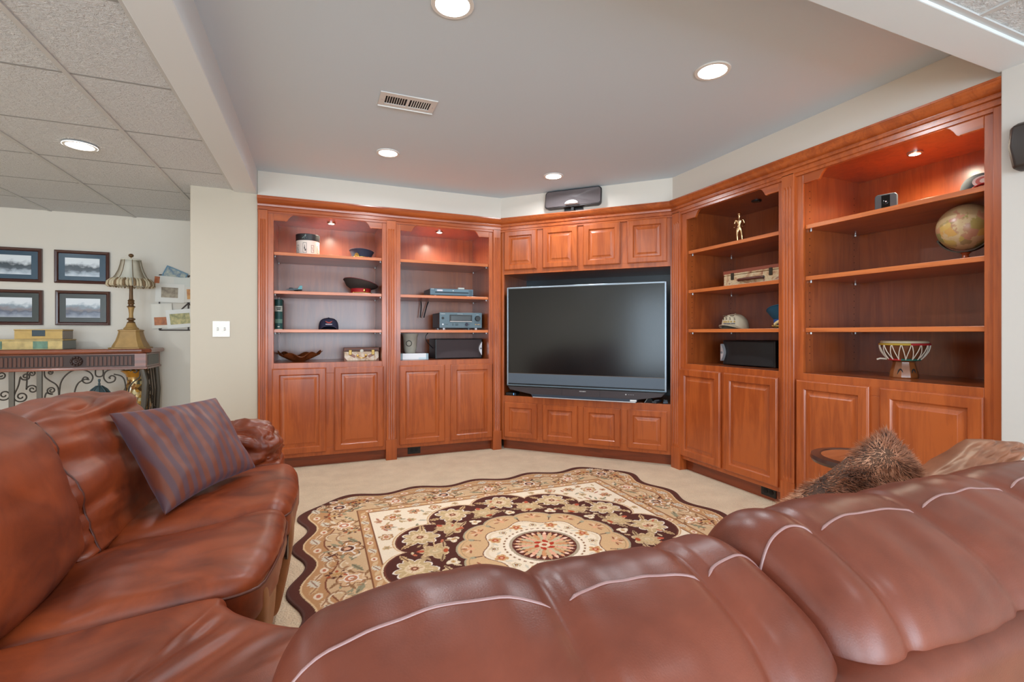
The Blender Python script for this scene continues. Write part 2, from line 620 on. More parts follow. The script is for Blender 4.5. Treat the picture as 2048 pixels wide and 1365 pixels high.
def unit(name, label, loc, rz, x0, x1, a, b, doors, pils, lit, puck_xy, outlet=None):
    t = thing(name, label, 'bookcase', loc, rz, None)
    # face frame
    mb = MB()
    mb.box(x0, a, 0, 0.02, Z_KICK, Z_CR).box(b, x1, 0, 0.02, Z_KICK, Z_CR)
    mb.box(a, b, 0, 0.02, Z_DT - 0.05, Z_CT).box(a, b, 0, 0.02, Z_KICK, Z_DB + 0.03)
    mid = (doors[0][1] + doors[1][0]) / 2
    mb.box(mid - 0.05, mid + 0.05, 0, 0.02, Z_DB + 0.03, Z_DT - 0.05)
    mb.build('face_frame', WOODV, t, bevel=0.002)
    # interior
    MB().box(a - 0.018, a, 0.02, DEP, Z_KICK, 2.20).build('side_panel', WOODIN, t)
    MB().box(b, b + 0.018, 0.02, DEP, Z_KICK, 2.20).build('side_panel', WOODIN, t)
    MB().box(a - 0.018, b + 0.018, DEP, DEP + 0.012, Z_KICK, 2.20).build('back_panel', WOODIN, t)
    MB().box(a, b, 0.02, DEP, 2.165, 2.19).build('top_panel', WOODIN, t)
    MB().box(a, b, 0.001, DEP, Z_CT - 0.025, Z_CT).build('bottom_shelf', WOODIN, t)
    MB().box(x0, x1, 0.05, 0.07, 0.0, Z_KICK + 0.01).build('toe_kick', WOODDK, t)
    for z in Z_SH:
        sh = MB().box(a + 0.001, b - 0.001, 0.025, DEP - 0.004, z - 0.026, z).build('shelf', WOODH, t)
        MB().box(a + 0.001, b - 0.001, 0.0195, 0.025, z - 0.026, z).build('edge_band', WOODE, sh, bevel=0.0018)
    for d in doors:
        raised_door(t, d[0], d[1], Z_DB, Z_DT)
    for p in pils:
        pilaster(t, *p)
    valance(t, a, b)
    puck(t, puck_xy[0], puck_xy[1], lit)
    first = None
    for z in Z_SH:
        for px, s in ((a, 1), (b, -1)):
            for py in (0.06, DEP - 0.06):
                if first is None:
                    first = MB().lathe([(0.0065, -0.008), (0.0065, 0.004), (0.003, 0.004)], 10).build('shelf_pin', PIN, t, smooth=40)
                    o = first
                else:
                    o = first.copy()
                    COL.objects.link(o)
                o.location = (px + s * 0.008, py, z - 0.031)
    for px, s in ((a, 1), (b, -1)):
        mb = MB()
        for py in (0.06, DEP - 0.06):
            for k in range(26):
                z = 0.98 + k * 0.043
                mb.box(px, px + s * 0.0006, py - 0.0028, py + 0.0028, z - 0.0028, z + 0.0028)
        o = mb.build('peg_holes', HOLE, t)
        o['kind'] = 'stuff'
    return t


A_ORG, B_ORG, C_ORG = (XL, YA, 0), (XAB, YA, 0), (XC, YBC, 0)
cabA1 = unit('bookcase', 'cherry bookcase beside the white wall end, holding a hat box and red banded cap', A_ORG, 0, 0.0, 1.08, 0.117, 0.999,
             [(0.107, 0.528), (0.593, 1.012)], [(0.004, 0.075), (1.036, 1.124)], True, (0.575, 0.22))
cabA2 = unit('bookcase', 'cherry bookcase holding the stereo receiver and disc player', A_ORG, 0, 1.08, 2.145, 1.164, 2.025,
             [(1.153, 1.577), (1.636, 2.057)], [(2.064, 2.143)], True, (1.58, 0.22))
cabC1 = unit('bookcase', 'cherry bookcase with an unlit puck light, holding the golden figurine and white cap', C_ORG, -PI / 2, 0.0, 1.09, 0.168, 1.03,
             [(0.104, 0.545), (0.577, 1.034)], [(0.014, 0.112), (1.066, 1.156)], False, (0.64, 0.25))
cabC2 = unit('bookcase', 'cherry bookcase at the white right wall, holding the globe and small drum', C_ORG, -PI / 2, 1.09, 2.152, 1.205, 2.093,
             [(1.168, 1.603), (1.658, 2.096)], [], True, (1.685, 0.25))
MB().box(2.131, 2.1765, -0.018, 0.02, 0.0, Z_CR).build('end_post', WOODV, cabC2, bevel=0.003)

# lit pucks inside three of the cabinets
for cab, x, y in ((cabA1, 0.575, 0.22), (cabA2, 1.58, 0.22), (cabC2, 1.685, 0.25)):
    l = light('puck_lamp', 'SPOT', (x, y, 2.145), 34, (1.0, 0.90, 0.70), 0.025, spot=math.radians(165), blend=0.9)
    l.parent = cab

# corner media cabinet
LB = 1.629
t = thing('media_cabinet', 'cherry corner media cabinet with eight small panel doors around the television', 'cabinet', B_ORG, -PI / 4)
a, b = 0.033, LB - 0.017
mb = MB()
mb.box(0, a, 0, 0.02, Z_KICK, Z_CR).box(b, LB, 0, 0.02, Z_KICK, Z_CR)
mb.box(a, b, 0, 0.02, 1.735, 1.78).box(a, b, 0, 0.02, 2.155, Z_CR).box(a, b, 0, 0.02, 0.47, 0.535).box(a, b, 0, 0.02, Z_KICK, 0.155)
for c in ((0.413,), (0.815,), (1.2135,)):
    mb.box(c[0] - 0.045, c[0] + 0.045, 0, 0.02, 1.78, 2.155).box(c[0] - 0.045, c[0] + 0.045, 0, 0.02, 0.155, 0.47)
for q0, q1 in ((a, a + 0.03), (b - 0.04, b)):
    mb.box(q0, q1, 0, 0.02, 1.78, 2.155).box(q0, q1, 0, 0.02, 0.155, 0.47)
mb.build('face_frame', WOODV, t, bevel=0.002)
MB().box(a, b, 0.001, 0.62, 0.51, 0.535).build('television_shelf', WOODE, t, bevel=0.002)
MB().box(a, b, 0.02, 0.62, 1.735, 1.76).build('top_panel', WOODIN, t)
MB().box(a - 0.018, a, 0.02, 0.62, 0.51, 1.76).build('side_panel', WOODIN, t)
MB().box(b, b + 0.016, 0.02, 0.62, 0.51, 1.76).build('side_panel', WOODIN, t)
MB().box(a - 0.018, b + 0.016, 0.62, 0.632, 0.5, 1.77).build('back_panel', plain('dark_blue_backing', (34, 42, 50), 0.3), t)
MB().box(0.01, LB - 0.01, 0.05, 0.07, 0.0, Z_KICK + 0.01).build('toe_kick', WOODDK, t)
for d in ((0.042, 0.383), (0.444, 0.787), (0.843, 1.183), (1.245, 1.585)):
    raised_door(t, d[0], d[1], 1.775, 2.160, fw=0.058)
    raised_door(t, d[0], d[1], 0.125, 0.472, fw=0.058)
media = t

# crown moulding swept along the three cabinet fronts with mitred corners
path = [(XL, YA), (XAB, YA), (XC, YBC), (XC, 1.1375)]
prof = [(0.0005, 2.155), (0.012, 2.155), (0.012, 2.172), (0.020, 2.176), (0.020, 2.196), (0.0135, 2.199), (0.0135, 2.204), (0.024, 2.208), (0.026, 2.222), (0.018, 2.226), (0.018, 2.230), (0.030, 2.236), (0.045, 2.247), (0.054, 2.260), (0.058, 2.272), (0.062, 2.275), (0.062, 2.2845), (0.0005, 2.2845)]
nrm = []
for i in range(3):
    d = Vector((path[i + 1][0] - path[i][0], path[i + 1][1] - path[i][1])).normalized()
    nrm.append(Vector((d.y, -d.x)))
rs = []
for i, p in enumerate(path):
    if i == 0: m = nrm[0]
    elif i == 3: m = nrm[2]
    else:
        m = (nrm[i - 1] + nrm[i])
        m = m / (m.dot(nrm[i]))
    rs.append([(p[0] + m.x * o, p[1] + m.y * o, z) for o, z in prof])
crown = MB().rings(rs).build('crown_moulding', WOODH, None, smooth=28)
tag(crown, 'stepped cherry crown moulding running along the tops of all the cabinets', 'moulding')

# ------------------------------------------------------------------ things standing in and on the cabinets
FR = {'A': (A_ORG, 0.0), 'B': (B_ORG, -PI / 4), 'C': (C_ORG, -PI / 2)}
S1, S2, S3 = Z_SH


def at(f, s, y, z):
    o, rz = FR[f]
    return (o[0] + math.cos(rz) * s - math.sin(rz) * y, o[1] + math.sin(rz) * s + math.cos(rz) * y, z)


def put(name, label, cat, f, s, y, z, turn=0.0, group=None):
    return thing(name, label, cat, at(f, s, y, z), FR[f][1] + turn, group)


GOLD = plain('polished_gold', (214, 170, 92), 0.25, 1.0)
BRASS = plain('worn_brass', (168, 134, 78), 0.4, 0.9)
WHITEP = plain('white_print', (232, 232, 230), 0.6)
BLACKPR = plain('black_print', (30, 29, 30), 0.6)
GRILLE = plain('speaker_cloth', (66, 55, 56), 0.8, bump=(900, 0.3, 0.001))
GRILLE_B = plain('speaker_cloth_black', (20, 18, 19), 0.6, bump=(900, 0.3, 0.001))
SILVER = plain('silver_plastic', (206, 206, 208), 0.3, 0.5)
STEELB = plain('blue_grey_painted_reflection', (84, 106, 118), 0.4)  # blue grey lightened in colour to stand in for a reflection

# --- television
tv = put('television', 'large flat screen television with silver rim in the corner cabinet', 'television', 'B', 0, 0, 0.535)
x0, x1 = 0.078, 1.580
zb, zt = 0.225, 1.066      # screen panel, relative to the shelf
yf = -0.032
SCREEN = plain('dark_screen', (13, 15, 16), 0.17, spec=0.6)
mb = MB()
bz = 0.014
mb.box(x0, x0 + bz, yf, 0.05, 0.105, zt).box(x1 - bz, x1, yf, 0.05, 0.105, zt).box(x0 + bz, x1 - bz, yf, 0.05, zt - bz, zt)
mb.build('bezel', plain('silver_bezel', (150, 162, 172), 0.3, 0.6), tv, bevel=0.003)
MB().box(x0 + bz, x1 - bz, yf + 0.006, 0.04, zb, zt - bz).build('screen', SCREEN, tv)
MB().box(x0 + bz, x1 - bz, yf + 0.002, 0.04, 0.128, zb).build('speaker_panel', plain('grey_panel', (84, 96, 108), 0.45), tv, bevel=0.002)
MB().box(x0 + bz, x1 - bz, yf + 0.004, 0.04, zb - 0.004, zb + 0.005).build('trim_strip', plain('brown_metal', (96, 84, 76), 0.35, 0.6), tv)
MB().box(x0 + 0.004, x1 - 0.004, yf + 0.006, 0.045, 0.098, 0.126).build('gap_panel', BLACKP, tv)
MB().box(x0 + 0.004, x1 - 0.004, yf - 0.004, 0.03, 0.106, 0.117).build('trim_strip', plain('steel_blue_trim', (112, 132, 146), 0.3, 0.5), tv, bevel=0.002)
cab_pts = [(x0 + 0.01, 0.096), (x1 - 0.01, 0.096), (x1 - 0.04, 0.062), (1.335, 0.028), (0.335, 0.028), (x0 + 0.03, 0.066)]
MB().prism(cab_pts, yf + 0.004, 0.3, 'y').build('control_panel', plain('smoked_panel', (62, 55, 58), 0.35), tv, bevel=0.003)
MB().prism([(0.335, 0.03), (1.337, 0.03), (1.325, 0.0), (0.348, 0.0)], yf - 0.002, 0.3, 'y').build('base', plain('base_blue_grey', (44, 56, 70), 0.4), tv, bevel=0.002)
MB().box(0.35, 1.322, yf - 0.006, 0.01, 0.0, 0.008).build('base_edge', SILVER, tv, bevel=0.002)
for xx in (0.64, 1.0):
    MB().box(xx, xx + 0.0015, yf + 0.0025, yf + 0.006, 0.032, 0.094).build('panel_joint', BLACKP, tv)
MB().box(x0 + 0.03, x1 - 0.03, 0.05, 0.30, 0.11, zt - 0.02).build('rear_housing', BLACKM, tv, bevel=0.02)
text('MITSUBISHI', 0.012, WHITEP, tv, face_front(0.84, yf + 0.003, 0.078), 'brand_lettering')
for k in range(5):
    MB().lathe([(0.006 if k == 0 else 0.0025, -0.001), (0.006 if k == 0 else 0.0025, 0.001)], 10, (0, 0, 0)).build('indicator', SILVER, tv).matrix_local = face_front(1.235 + (0.0 if k == 0 else 0.01 + k * 0.014), yf + 0.003, 0.07)
MB().box(1.272, 1.328, yf - 0.0035, yf, 0.012, 0.026).build('sticker', WHITEP, tv)

# --- small things on the television shelf
o = put('set_top_box', 'small black set top box under the left corner of the television', 'electronics', 'B', 0.105, 0.045, 0.535)
MB().box(-0.055, 0.055, -0.04, 0.06, 0.002, 0.03).build('case', BLACKP, o, bevel=0.006)
MB().box(0.028, 0.034, -0.0412, -0.039, 0.008, 0.026).build('status_light', plain('blue_led', (80, 150, 220), 0.4, emit=(0.2, 0.5, 1.0, 0.8)), o)
MB().box(-0.05, 0.05, -0.035, 0.055, 0.0, 0.004).build('foot', BLACKM, o)


def remote(label, s, y, turn, col, L=0.14):
    r = put('remote_control', label, 'remote', 'B', s, y, 0.536, turn, 'remotes beside the television')
    MB().box(-0.021, 0.021, -L / 2, L / 2, 0, 0.02).build('body', plain('remote_' + str(col), col, 0.4), r, bevel=0.006)
    for j in range(5):
        for i in range(3):
            if j == 0 and i != 1: continue
            MB().box(-0.014 + i * 0.011, -0.0075 + i * 0.011, -L / 2 + 0.02 + j * 0.018, -L / 2 + 0.031 + j * 0.018, 0.02, 0.0225).build('button', plain('remote_button', (150, 152, 156), 0.5), r)
    return r


remote('dark grey remote lying nearer to the television base, grey keys', 1.492, 0.055, -0.25, (50, 56, 62))
remote('slate blue remote lying closest to the right cabinet side', 1.565, 0.06, 0.1, (62, 74, 88), 0.1)
o = put('card_stand', 'small dark card leaning on the television shelf beside the base', 'card', 'B', 1.41, 0.05, 0.536)
MB().prism([(-0.02, 0.0), (-0.016, 0.0), (0.02, 0.058), (0.016, 0.058)], -0.03, 0.05, 'y').build('card', plain('card_pale', (190, 190, 186), 0.5), o)
MB().prism([(-0.012, 0.0), (0.05, 0.0), (0.045, 0.03), (0.008, 0.05)], -0.024, 0.05, 'y').build('back_stay', BLACKM, o)

# --- centre speaker on the crown
sp = thing('center_speaker', 'rounded grey brown speaker with pale emblem on top of the crown moulding', 'speaker', at('B', 0.752, 0.0, 2.2895), -PI / 4)
n = 24
prof_f = []
SPM = plain('speaker_shell', (40, 38, 39), 0.4)


def pill(w, h, r, m=6):
    pts = []
    for cx, cz, a0 in ((w - r, h - r, 0), (-w + r, h - r, PI / 2), (-w + r, -h + r, PI), (w - r, -h + r, 1.5 * PI)):
        for k in range(m + 1):
            a = a0 + PI / 2 * k / m
            pts.append((cx + r * math.cos(a), cz + r * math.sin(a)))
    return pts


TILT = Matrix.Translation((0, 0.0, 0.11)) @ Matrix.Rotation(-0.16, 4, 'X')


def bulge(w, h, r, y, puff):
    return [(px, y - puff * (1 - (px / w) ** 2), pz + 0.014 * (1 - (px / w) ** 2) * (1 if pz > 0 else 0)) for px, pz in pill(w, h, r)]


mb = MB()
mb.M = TILT
mb.rings([bulge(0.225, 0.06, 0.03, 0.075, 0), bulge(0.262, 0.078, 0.03, 0.0, 0.01), bulge(0.270, 0.083, 0.028, -0.045, 0.02), bulge(0.268, 0.082, 0.027, -0.052, 0.022)])
mb.build('shell', SPM, sp, smooth=50)
mb = MB()
mb.M = TILT
mb.rings([bulge(0.262, 0.076, 0.024, -0.050, 0.022), bulge(0.260, 0.074, 0.024, -0.057, 0.024), bulge(0.15, 0.045, 0.02, -0.0605, 0.027), bulge(0.04, 0.01, 0.005, -0.062, 0.03)])
mb.build('grille', plain('warm_grey_cloth', (104, 94, 94), 0.42, bump=(900, 0.15, 0.001)), sp, smooth=60)
mb = MB()
mb.M = TILT @ Matrix.Translation((0.0, -0.093, -0.070))
arc = [(0.062 * math.cos(PI * k / 14), 0.034 * math.sin(PI * k / 14)) for k in range(15)]
mb.prism(arc, -0.002, 0.03, 'y')
mb.build('emblem', plain('emblem_silver', (222, 216, 214), 0.35, 0.2), sp, bevel=0.001)
MB().box(-0.012, 0.012, -0.06, 0.0, 0.0, 0.03).box(-0.09, 0.09, -0.02, 0.05, 0.0, 0.03).build('foot', BLACKM, sp)


def book_speaker(label, f, s, y, flip):
    """boxy speaker lying on its side, rounded cloth front, silver half-moon badge at one end"""
    r = put('bookshelf_speaker', label, 'speaker', f, s, y, Z_CT + 0.001)
    W, H, Dp = 0.24, 0.098, 0.30
    MB().box(-W, W, 0.02, Dp, 0.0, 2 * H).build('cabinet', BLACKP, r, bevel=0.006)
    rs = []
    for k in range(13):
        u = -1 + 2 * k / 12
        yy = 0.02 - 0.028 * (1 - abs(u) ** 3)
        rs.append([(u * (W - 0.01), yy, 0.008), (u * (W - 0.01), yy, 2 * H - 0.008), (u * (W - 0.01), 0.03, 2 * H - 0.008), (u * (W - 0.01), 0.03, 0.008)])
    MB().rings(rs).build('grille', GRILLE if f == 'A' else GRILLE_B, r, smooth=40, bevel=0.003)
    ex = (W - 0.012) * flip
    pts = [(ex, H - 0.068)] + [(ex - flip * 0.030 * math.sin(PI * k / 12), H - 0.068 + 0.136 * k / 12) for k in range(1, 12)] + [(ex, H + 0.068)]
    mb = MB().prism(pts, -0.016, 0.02, 'y')
    mb.build('badge', SILVER, r)
    MB().lathe([(0.009, -0.003), (0.009, 0.002)], 16).build('badge_dot', plain('badge_grey', (120, 120, 122), 0.4), r).matrix_local = face_front(ex - flip * 0.011, -0.017, H)
    return r


book_speaker('dark speaker lying under the receiver, silver badge at its right end', 'A', 1.765, 0.14, 1)
book_speaker('black speaker lying below the white cap, silver badge at its left end', 'C', 0.62, 0.16, -1)

# --- wall speaker at the right edge
ws = thing('wall_speaker', 'dark brown satellite speaker mounted high on the white right wall', 'speaker', (XC - 0.062, 0.992, 1.935), -PI / 2)
rs = []
for z, d, hw in ((-0.098, 0.052, 0.075), (-0.085, 0.075, 0.088), (0.0, 0.092, 0.098), (0.085, 0.075, 0.096), (0.1, 0.05, 0.088)):
    rs.append([(-hw, -0.012, z), (-hw * 0.98, -d * 0.7, z), (-hw * 0.8, -d, z), (hw * 0.8, -d, z), (hw * 0.98, -d * 0.7, z), (hw, -0.012, z)])
MB().rings(rs).build('shell', plain('brown_black_shell', (52, 44, 40), 0.5), ws, smooth=30, bevel=0.006)
MB().box(-0.03, 0.03, -0.03, -0.001, -0.05, 0.05).build('bracket', BLACKM, ws)

# --- disc player and its puck
dv = put('disc_player', 'slim blue grey disc player on the shelf above the receiver', 'disc player', 'A', 1.68, 0.11, S2)
MB().box(-0.215, 0.215, 0.012, 0.30, 0.012, 0.074).build('case', BLACKP, dv, bevel=0.003)
MB().box(-0.217, 0.217, 0.0, 0.014, 0.012, 0.076).build('front_panel', STEELB, dv, bevel=0.003)
MB().box(-0.165, 0.165, -0.003, 0.002, 0.046, 0.068).build('disc_tray', plain('tray_blue', (96, 124, 136), 0.3), dv, bevel=0.002)
MB().box(-0.168, 0.168, -0.001, 0.002, 0.036, 0.043).build('panel_groove', BLACKM, dv)
MB().box(-0.15, -0.095, -0.0042, -0.002, 0.05, 0.066).build('label_plate', plain('pale_plate', (206, 200, 206), 0.5), dv)
MB().lathe([(0.005, -0.001), (0.005, 0.002)], 12).build('standby_light', WHITEP, dv).matrix_local = face_front(0.01, -0.004, 0.058)
for i in range(2):
    for j in range(3):
        MB().lathe([(0.004, 0), (0.004, 0.003)], 10).build('button', BLACKP, dv).matrix_local = face_front(0.183 + i * 0.014, -0.0, 0.03 + j * 0.015)
text('SONY', 0.011, WHITEP, dv, face_front(-0.193, -0.001, 0.069), 'brand_lettering')
for sx in (-0.16, 0.17):
    for yy in (0.03, 0.26):
        MB().lathe([(0.012, 0), (0.014, 0.013)], 14, (sx, yy, 0)).build('foot', SILVER, dv, smooth=40)
o = put('cable_adapter', 'small pale adapter lying on top of the disc player', 'adapter', 'A', 1.80, 0.22, S2 + 0.0745)
MB().box(-0.032, 0.032, -0.02, 0.02, 0.008, 0.026).build('body', plain('adapter_grey', (196, 194, 186), 0.5), o, bevel=0.003)
MB().box(-0.04, 0.02, -0.012, 0.014, 0, 0.01).build('plug', BLACKP, o, bevel=0.002)

# --- receiver
rc = put('stereo_receiver', 'wide blue grey stereo receiver with big volume knob', 'receiver', 'A', 1.775, 0.12, S3)
RCM = plain('receiver_front', (90, 110, 118), 0.4)  # front colour lightened towards blue, reflection put into the base colour
MB().box(-0.212, 0.212, 0.014, 0.33, 0.022, 0.168).build('case', plain('receiver_case', (44, 40, 40), 0.45), rc, bevel=0.003)
MB().box(-0.217, 0.217, 0.0, 0.016, 0.02, 0.172).build('front_panel', RCM, rc, bevel=0.003)
MB().box(-0.118, 0.112, -0.003, 0.004, 0.083, 0.15).build('display_frame', BLACKP, rc, bevel=0.002)
MB().box(-0.105, 0.1, -0.0045, -0.002, 0.093, 0.14).build('display', plain('display_glass', (92, 98, 102), 0.06, 0.7), rc)
MB().box(-0.114, 0.108, -0.009, 0.0, 0.081, 0.087).build('display_ledge', plain('ledge_pale', (205, 196, 188), 0.4), rc)
for name, x, z, r, d, mt in (('volume_knob', 0.168, 0.115, 0.027, 0.026, plain('knob_dark', (40, 44, 46), 0.35)), ('selector_knob', 0.056, 0.055, 0.015, 0.018, plain('knob_violet', (44, 40, 58), 0.35)),
                             ('power_button', -0.185, 0.117, 0.012, 0.006, BLACKP), ('headphone_socket', -0.185, 0.055, 0.008, 0.003, SILVER)):
    MB().lathe([(r, 0.0), (r, d * 0.8), (r * 0.9, d), (0.0005, d)], 26).build(name, mt, rc, smooth=35).matrix_local = face_front(x, 0.0, z)
for x, z, w_ in ((-0.155, 0.055, .008), (-0.14, 0.055, .008), (-0.085, 0.06, .012), (-0.085, 0.047, .012), (-0.045, 0.06, .03), (-0.045, 0.047, .03), (0.03, 0.055, .005), (0.085, 0.055, .006)):
    MB().box(x - w_ / 2, x + w_ / 2, -0.003, 0.0, z - 0.002, z + 0.002).build('button', BLACKP, rc)
for k in range(4):
    MB().lathe([(0.0045, 0), (0.0045, 0.004)], 10).build('input_jack', plain(('jack_gold', 'jack_red')[k % 2], ((214, 178, 90), (170, 120, 90))[k % 2], 0.4), rc).matrix_local = face_front(0.148 + k * 0.015, 0.0, 0.055)
text('YAMAHA', 0.011, WHITEP, rc, face_front(-0.185, -0.001, 0.157), 'brand_lettering')
text('NATURAL SOUND', 0.0065, WHITEP, rc, face_front(-0.012, -0.001, 0.158), 'panel_lettering')
text('VOLUME', 0.006, WHITEP, rc, face_front(0.168, -0.001, 0.15), 'panel_lettering')
for k in range(6):
    MB().box(-0.2125, -0.2115, 0.05, 0.1, 0.06 + k * 0.015, 0.066 + k * 0.015).build('vent_slot', plain('slot_rust', (96, 60, 46), 0.6), rc)
for sx in (-0.165, 0.165):
    for yy in (0.04, 0.29):
        MB().lathe([(0.016, 0), (0.018, 0.022)], 16, (sx, yy, 0)).build('foot', SILVER, rc, smooth=40)


def cable(label, pts, r=0.0032):
    c = []
    P_ = [Vector(p) for p in pts]
    for i in range(len(P_) - 1):
        p0, p1, p2, p3 = P_[max(i - 1, 0)], P_[i], P_[i + 1], P_[min(i + 2, len(P_) - 1)]
        for k in range(6):
            t_ = k / 6
            c.append(0.5 * ((2 * p1) + (-p0 + p2) * t_ + (2 * p0 - 5 * p1 + 4 * p2 - p3) * t_ ** 2 + (-p0 + 3 * p1 - 3 * p2 + p3) * t_ ** 3))
    c.append(P_[-1])
    o = MB().tube(c, r, 7).build('cable', BLACKP, None, smooth=60)
    return tag(o, label, 'cable', 'cables in the stereo bookcase')


cable('black cable hanging to the left rear corner of the receiver', [at('A', 1.452, .50, S2 - .03), at('A', 1.45, .48, S3 + .24), at('A', 1.438, .47, S3 + .13)], 0.006)
cable('slanted black cable behind the receiver, right of the straight one', [at('A', 1.53, .50, S2 - .03), at('A', 1.51, .49, S3 + .25), at('A', 1.475, .47, S3 + .13)], 0.006)
cable('thin black cable curling down to the dark speaker', [at('A', 1.47, .24, S3 - .028), at('A', 1.445, .235, S3 - .065), at('A', 1.455, .235, S3 - .11), at('A', 1.50, .25, S3 - .16), at('A', 1.55, .30, S3 - .2)], 0.004)

# --- pot on white box
o = put('storage_box', 'flat white box with pale blue edges under the clay pot', 'box', 'A', 1.308, 0.14, Z_CT)
MB().box(-0.125, 0.145, 0.0, 0.22, 0.0, 0.058).build('body', plain('blue_grey_card', (150, 172, 180), 0.6), o, bevel=0.002)
MB().box(-0.102, 0.122, -0.0015, 0.2, 0.002, 0.0585).build('white_face', plain('white_card', (236, 236, 236), 0.55), o)
MB().box(0.05, 0.122, -0.0022, -0.001, 0.003, 0.02).build('spine_label', plain('pale_blue_card', (206, 226, 232), 0.6), o)
pot = put('clay_pot', 'grey beige clay pot with a black ring emblem, standing on the white box', 'pot', 'A', 1.296, 0.25, Z_CT + 0.0588)
MB().lathe([(0.046, 0), (0.054, 0.012), (0.062, 0.05), (0.066, 0.11), (0.070, 0.16), (0.080, 0.183), (0.081, 0.19), (0.074, 0.19), (0.064, 0.16), (0.06, 0.1), (0.05, 0.02), (0.001, 0.012)], 40).build('vessel', plain('stoneware', (182, 176, 160), 0.75, var=0.12, bump=(60, 0.15)), pot, smooth=40)
ring = [(-0.022 + 0.024 * math.cos(2 * PI * k / 28), -0.0625 - 0.002 * math.sin(k), 0.095 + 0.026 * math.sin(2 * PI * k / 28)) for k in range(28)]
ring = [(x, -math.sqrt(max(0, 0.068 ** 2 - x * x)) - 0.001, z) for x, y, z in ring]
MB().tube(ring, 0.003, 6, True).build('ring_emblem', BLACKPR, pot, smooth=60)
MB().lathe([(0.003, -0.002), (0.003, 0.002)], 8).build('ring_knob', BLACKPR, pot).matrix_local = face_front(-0.022, -0.066, 0.123)


def suitcase(label, f, s, y, z, W, H, Dp, style, turn=0.0):
    r = put('miniature_suitcase', label, 'suitcase', f, s, y, z, turn)
    if style == 'rose':
        m, nt, b = nodes_of('cream_map_paper')
        cs = [(0.34, srgb(164, 106, 72)), (0.45, srgb(206, 176, 144)), (0.56, srgb(224, 208, 190)), (0.68, srgb(196, 150, 108))]
        trim, edge = plain('brown_trim', (122, 72, 50), 0.5), plain('dark_lid_edge', (104, 70, 60), 0.5)
    else:
        m, nt, b = nodes_of('worn_map_paper')
        cs = [(0.36, srgb(146, 78, 54)), (0.46, srgb(196, 160, 120)), (0.56, srgb(212, 192, 152)), (0.66, srgb(160, 112, 92))]
        trim, edge = plain('rust_leather_trim', (140, 68, 44), 0.5), plain('rust_lid_edge', (134, 60, 40), 0.5)
    n_ = noise_node(nt, 14, 7, 0.65, 0.8, obj_coords(nt))
    nt.links.new(ramp(nt, n_.outputs['Fac'], cs), b.inputs['Base Color'])
    b.inputs['Roughness'].default_value = 0.5
    MB().box(-W, W, 0, Dp, 0, H * 0.72).build('body', m, r, bevel=0.006)
    MB().box(-W, W, 0, Dp, H * 0.735, H).build('lid', m if style != 'rose' else edge, r, bevel=0.006)
    MB().box(-W - 0.001, W + 0.001, -0.0015, 0.02, H - (0.024 if style != 'rose' else 0.012), H + 0.0015).build('edge_trim', trim, r, bevel=0.002)
    for sx in (-1, 1):
        MB().prism([(sx * (W + 0.0015), -0.001), (sx * (W - 0.03), -0.001), (sx * (W + 0.0015), 0.035)], -0.002, 0.02, 'y').build('corner_guard', trim, r)
        MB().prism([(sx * (W + 0.0015), H + 0.001), (sx * (W - 0.03), H + 0.001), (sx * (W + 0.0015), H - 0.035)], -0.002, 0.02, 'y').build('corner_guard', trim, r)
        lt = MB().box(sx * W * 0.66 - 0.014, sx * W * 0.66 + 0.014, -0.006, 0.002, H * 0.45, H * 0.86).build('latch', BRASS if style == 'rose' else plain('dark_iron', (62, 56, 44), 0.45, 0.6), r, bevel=0.003)
        if style == 'rose':
            mb = MB()
            mb.M = Matrix.Translation((sx * W * 0.55, 0, H * 0.42)) @ Matrix.Rotation(-sx * 0.5, 4, 'Y')
            mb.box(-0.03, 0.03, -0.0012, 0.004, -0.012, 0.012)
            mb.build('travel_sticker', plain('sticker_brown', (150, 104, 88), 0.5), r)
    hw = W * (0.24 if style == 'rose' else 0.42)
    hz = H * 0.40
    pts = [(hw * math.cos(PI * k / 12 + PI), -0.006 - 0.018 * math.sin(PI * k / 12), hz + (-0.022 if style == 'rose' else 0.0) * math.sin(PI * k / 12)) for k in range(13)]
    MB().tube(pts, 0.0045 if style == 'rose' else 0.011, 8).build('handle', GOLD if style == 'rose' else plain('red_brown_leather', (92, 46, 34), 0.4), r, smooth=60)
    for sx in (-1, 1):
        MB().lathe([(0.012, -0.002), (0.012, 0.004), (0.006, 0.008)], 10).build('handle_mount', GOLD if style == 'rose' else plain('dark_iron', (62, 56, 44), 0.45, 0.6), r).matrix_local = face_front(sx * hw, -0.001, hz)
    if style == 'rose':
        MB().lathe([(0.016, -0.002), (0.016, 0.004), (0.008, 0.008), (0.001, 0.009)], 14).build('clasp', plain('pearl_clasp', (232, 226, 210), 0.3), r).matrix_local = face_front(0, -0.002, H * 0.76)
    return r


suitcase('small cream suitcase with gold handle in the bottom opening, right of the bowl', 'A', 0.835, 0.14, Z_CT, 0.152, 0.118, 0.16, 'rose')
suitcase('small worn brown and cream suitcase below the golden figurine', 'C', 0.642, 0.19, S2, 0.262, 0.135, 0.19, 'rust')

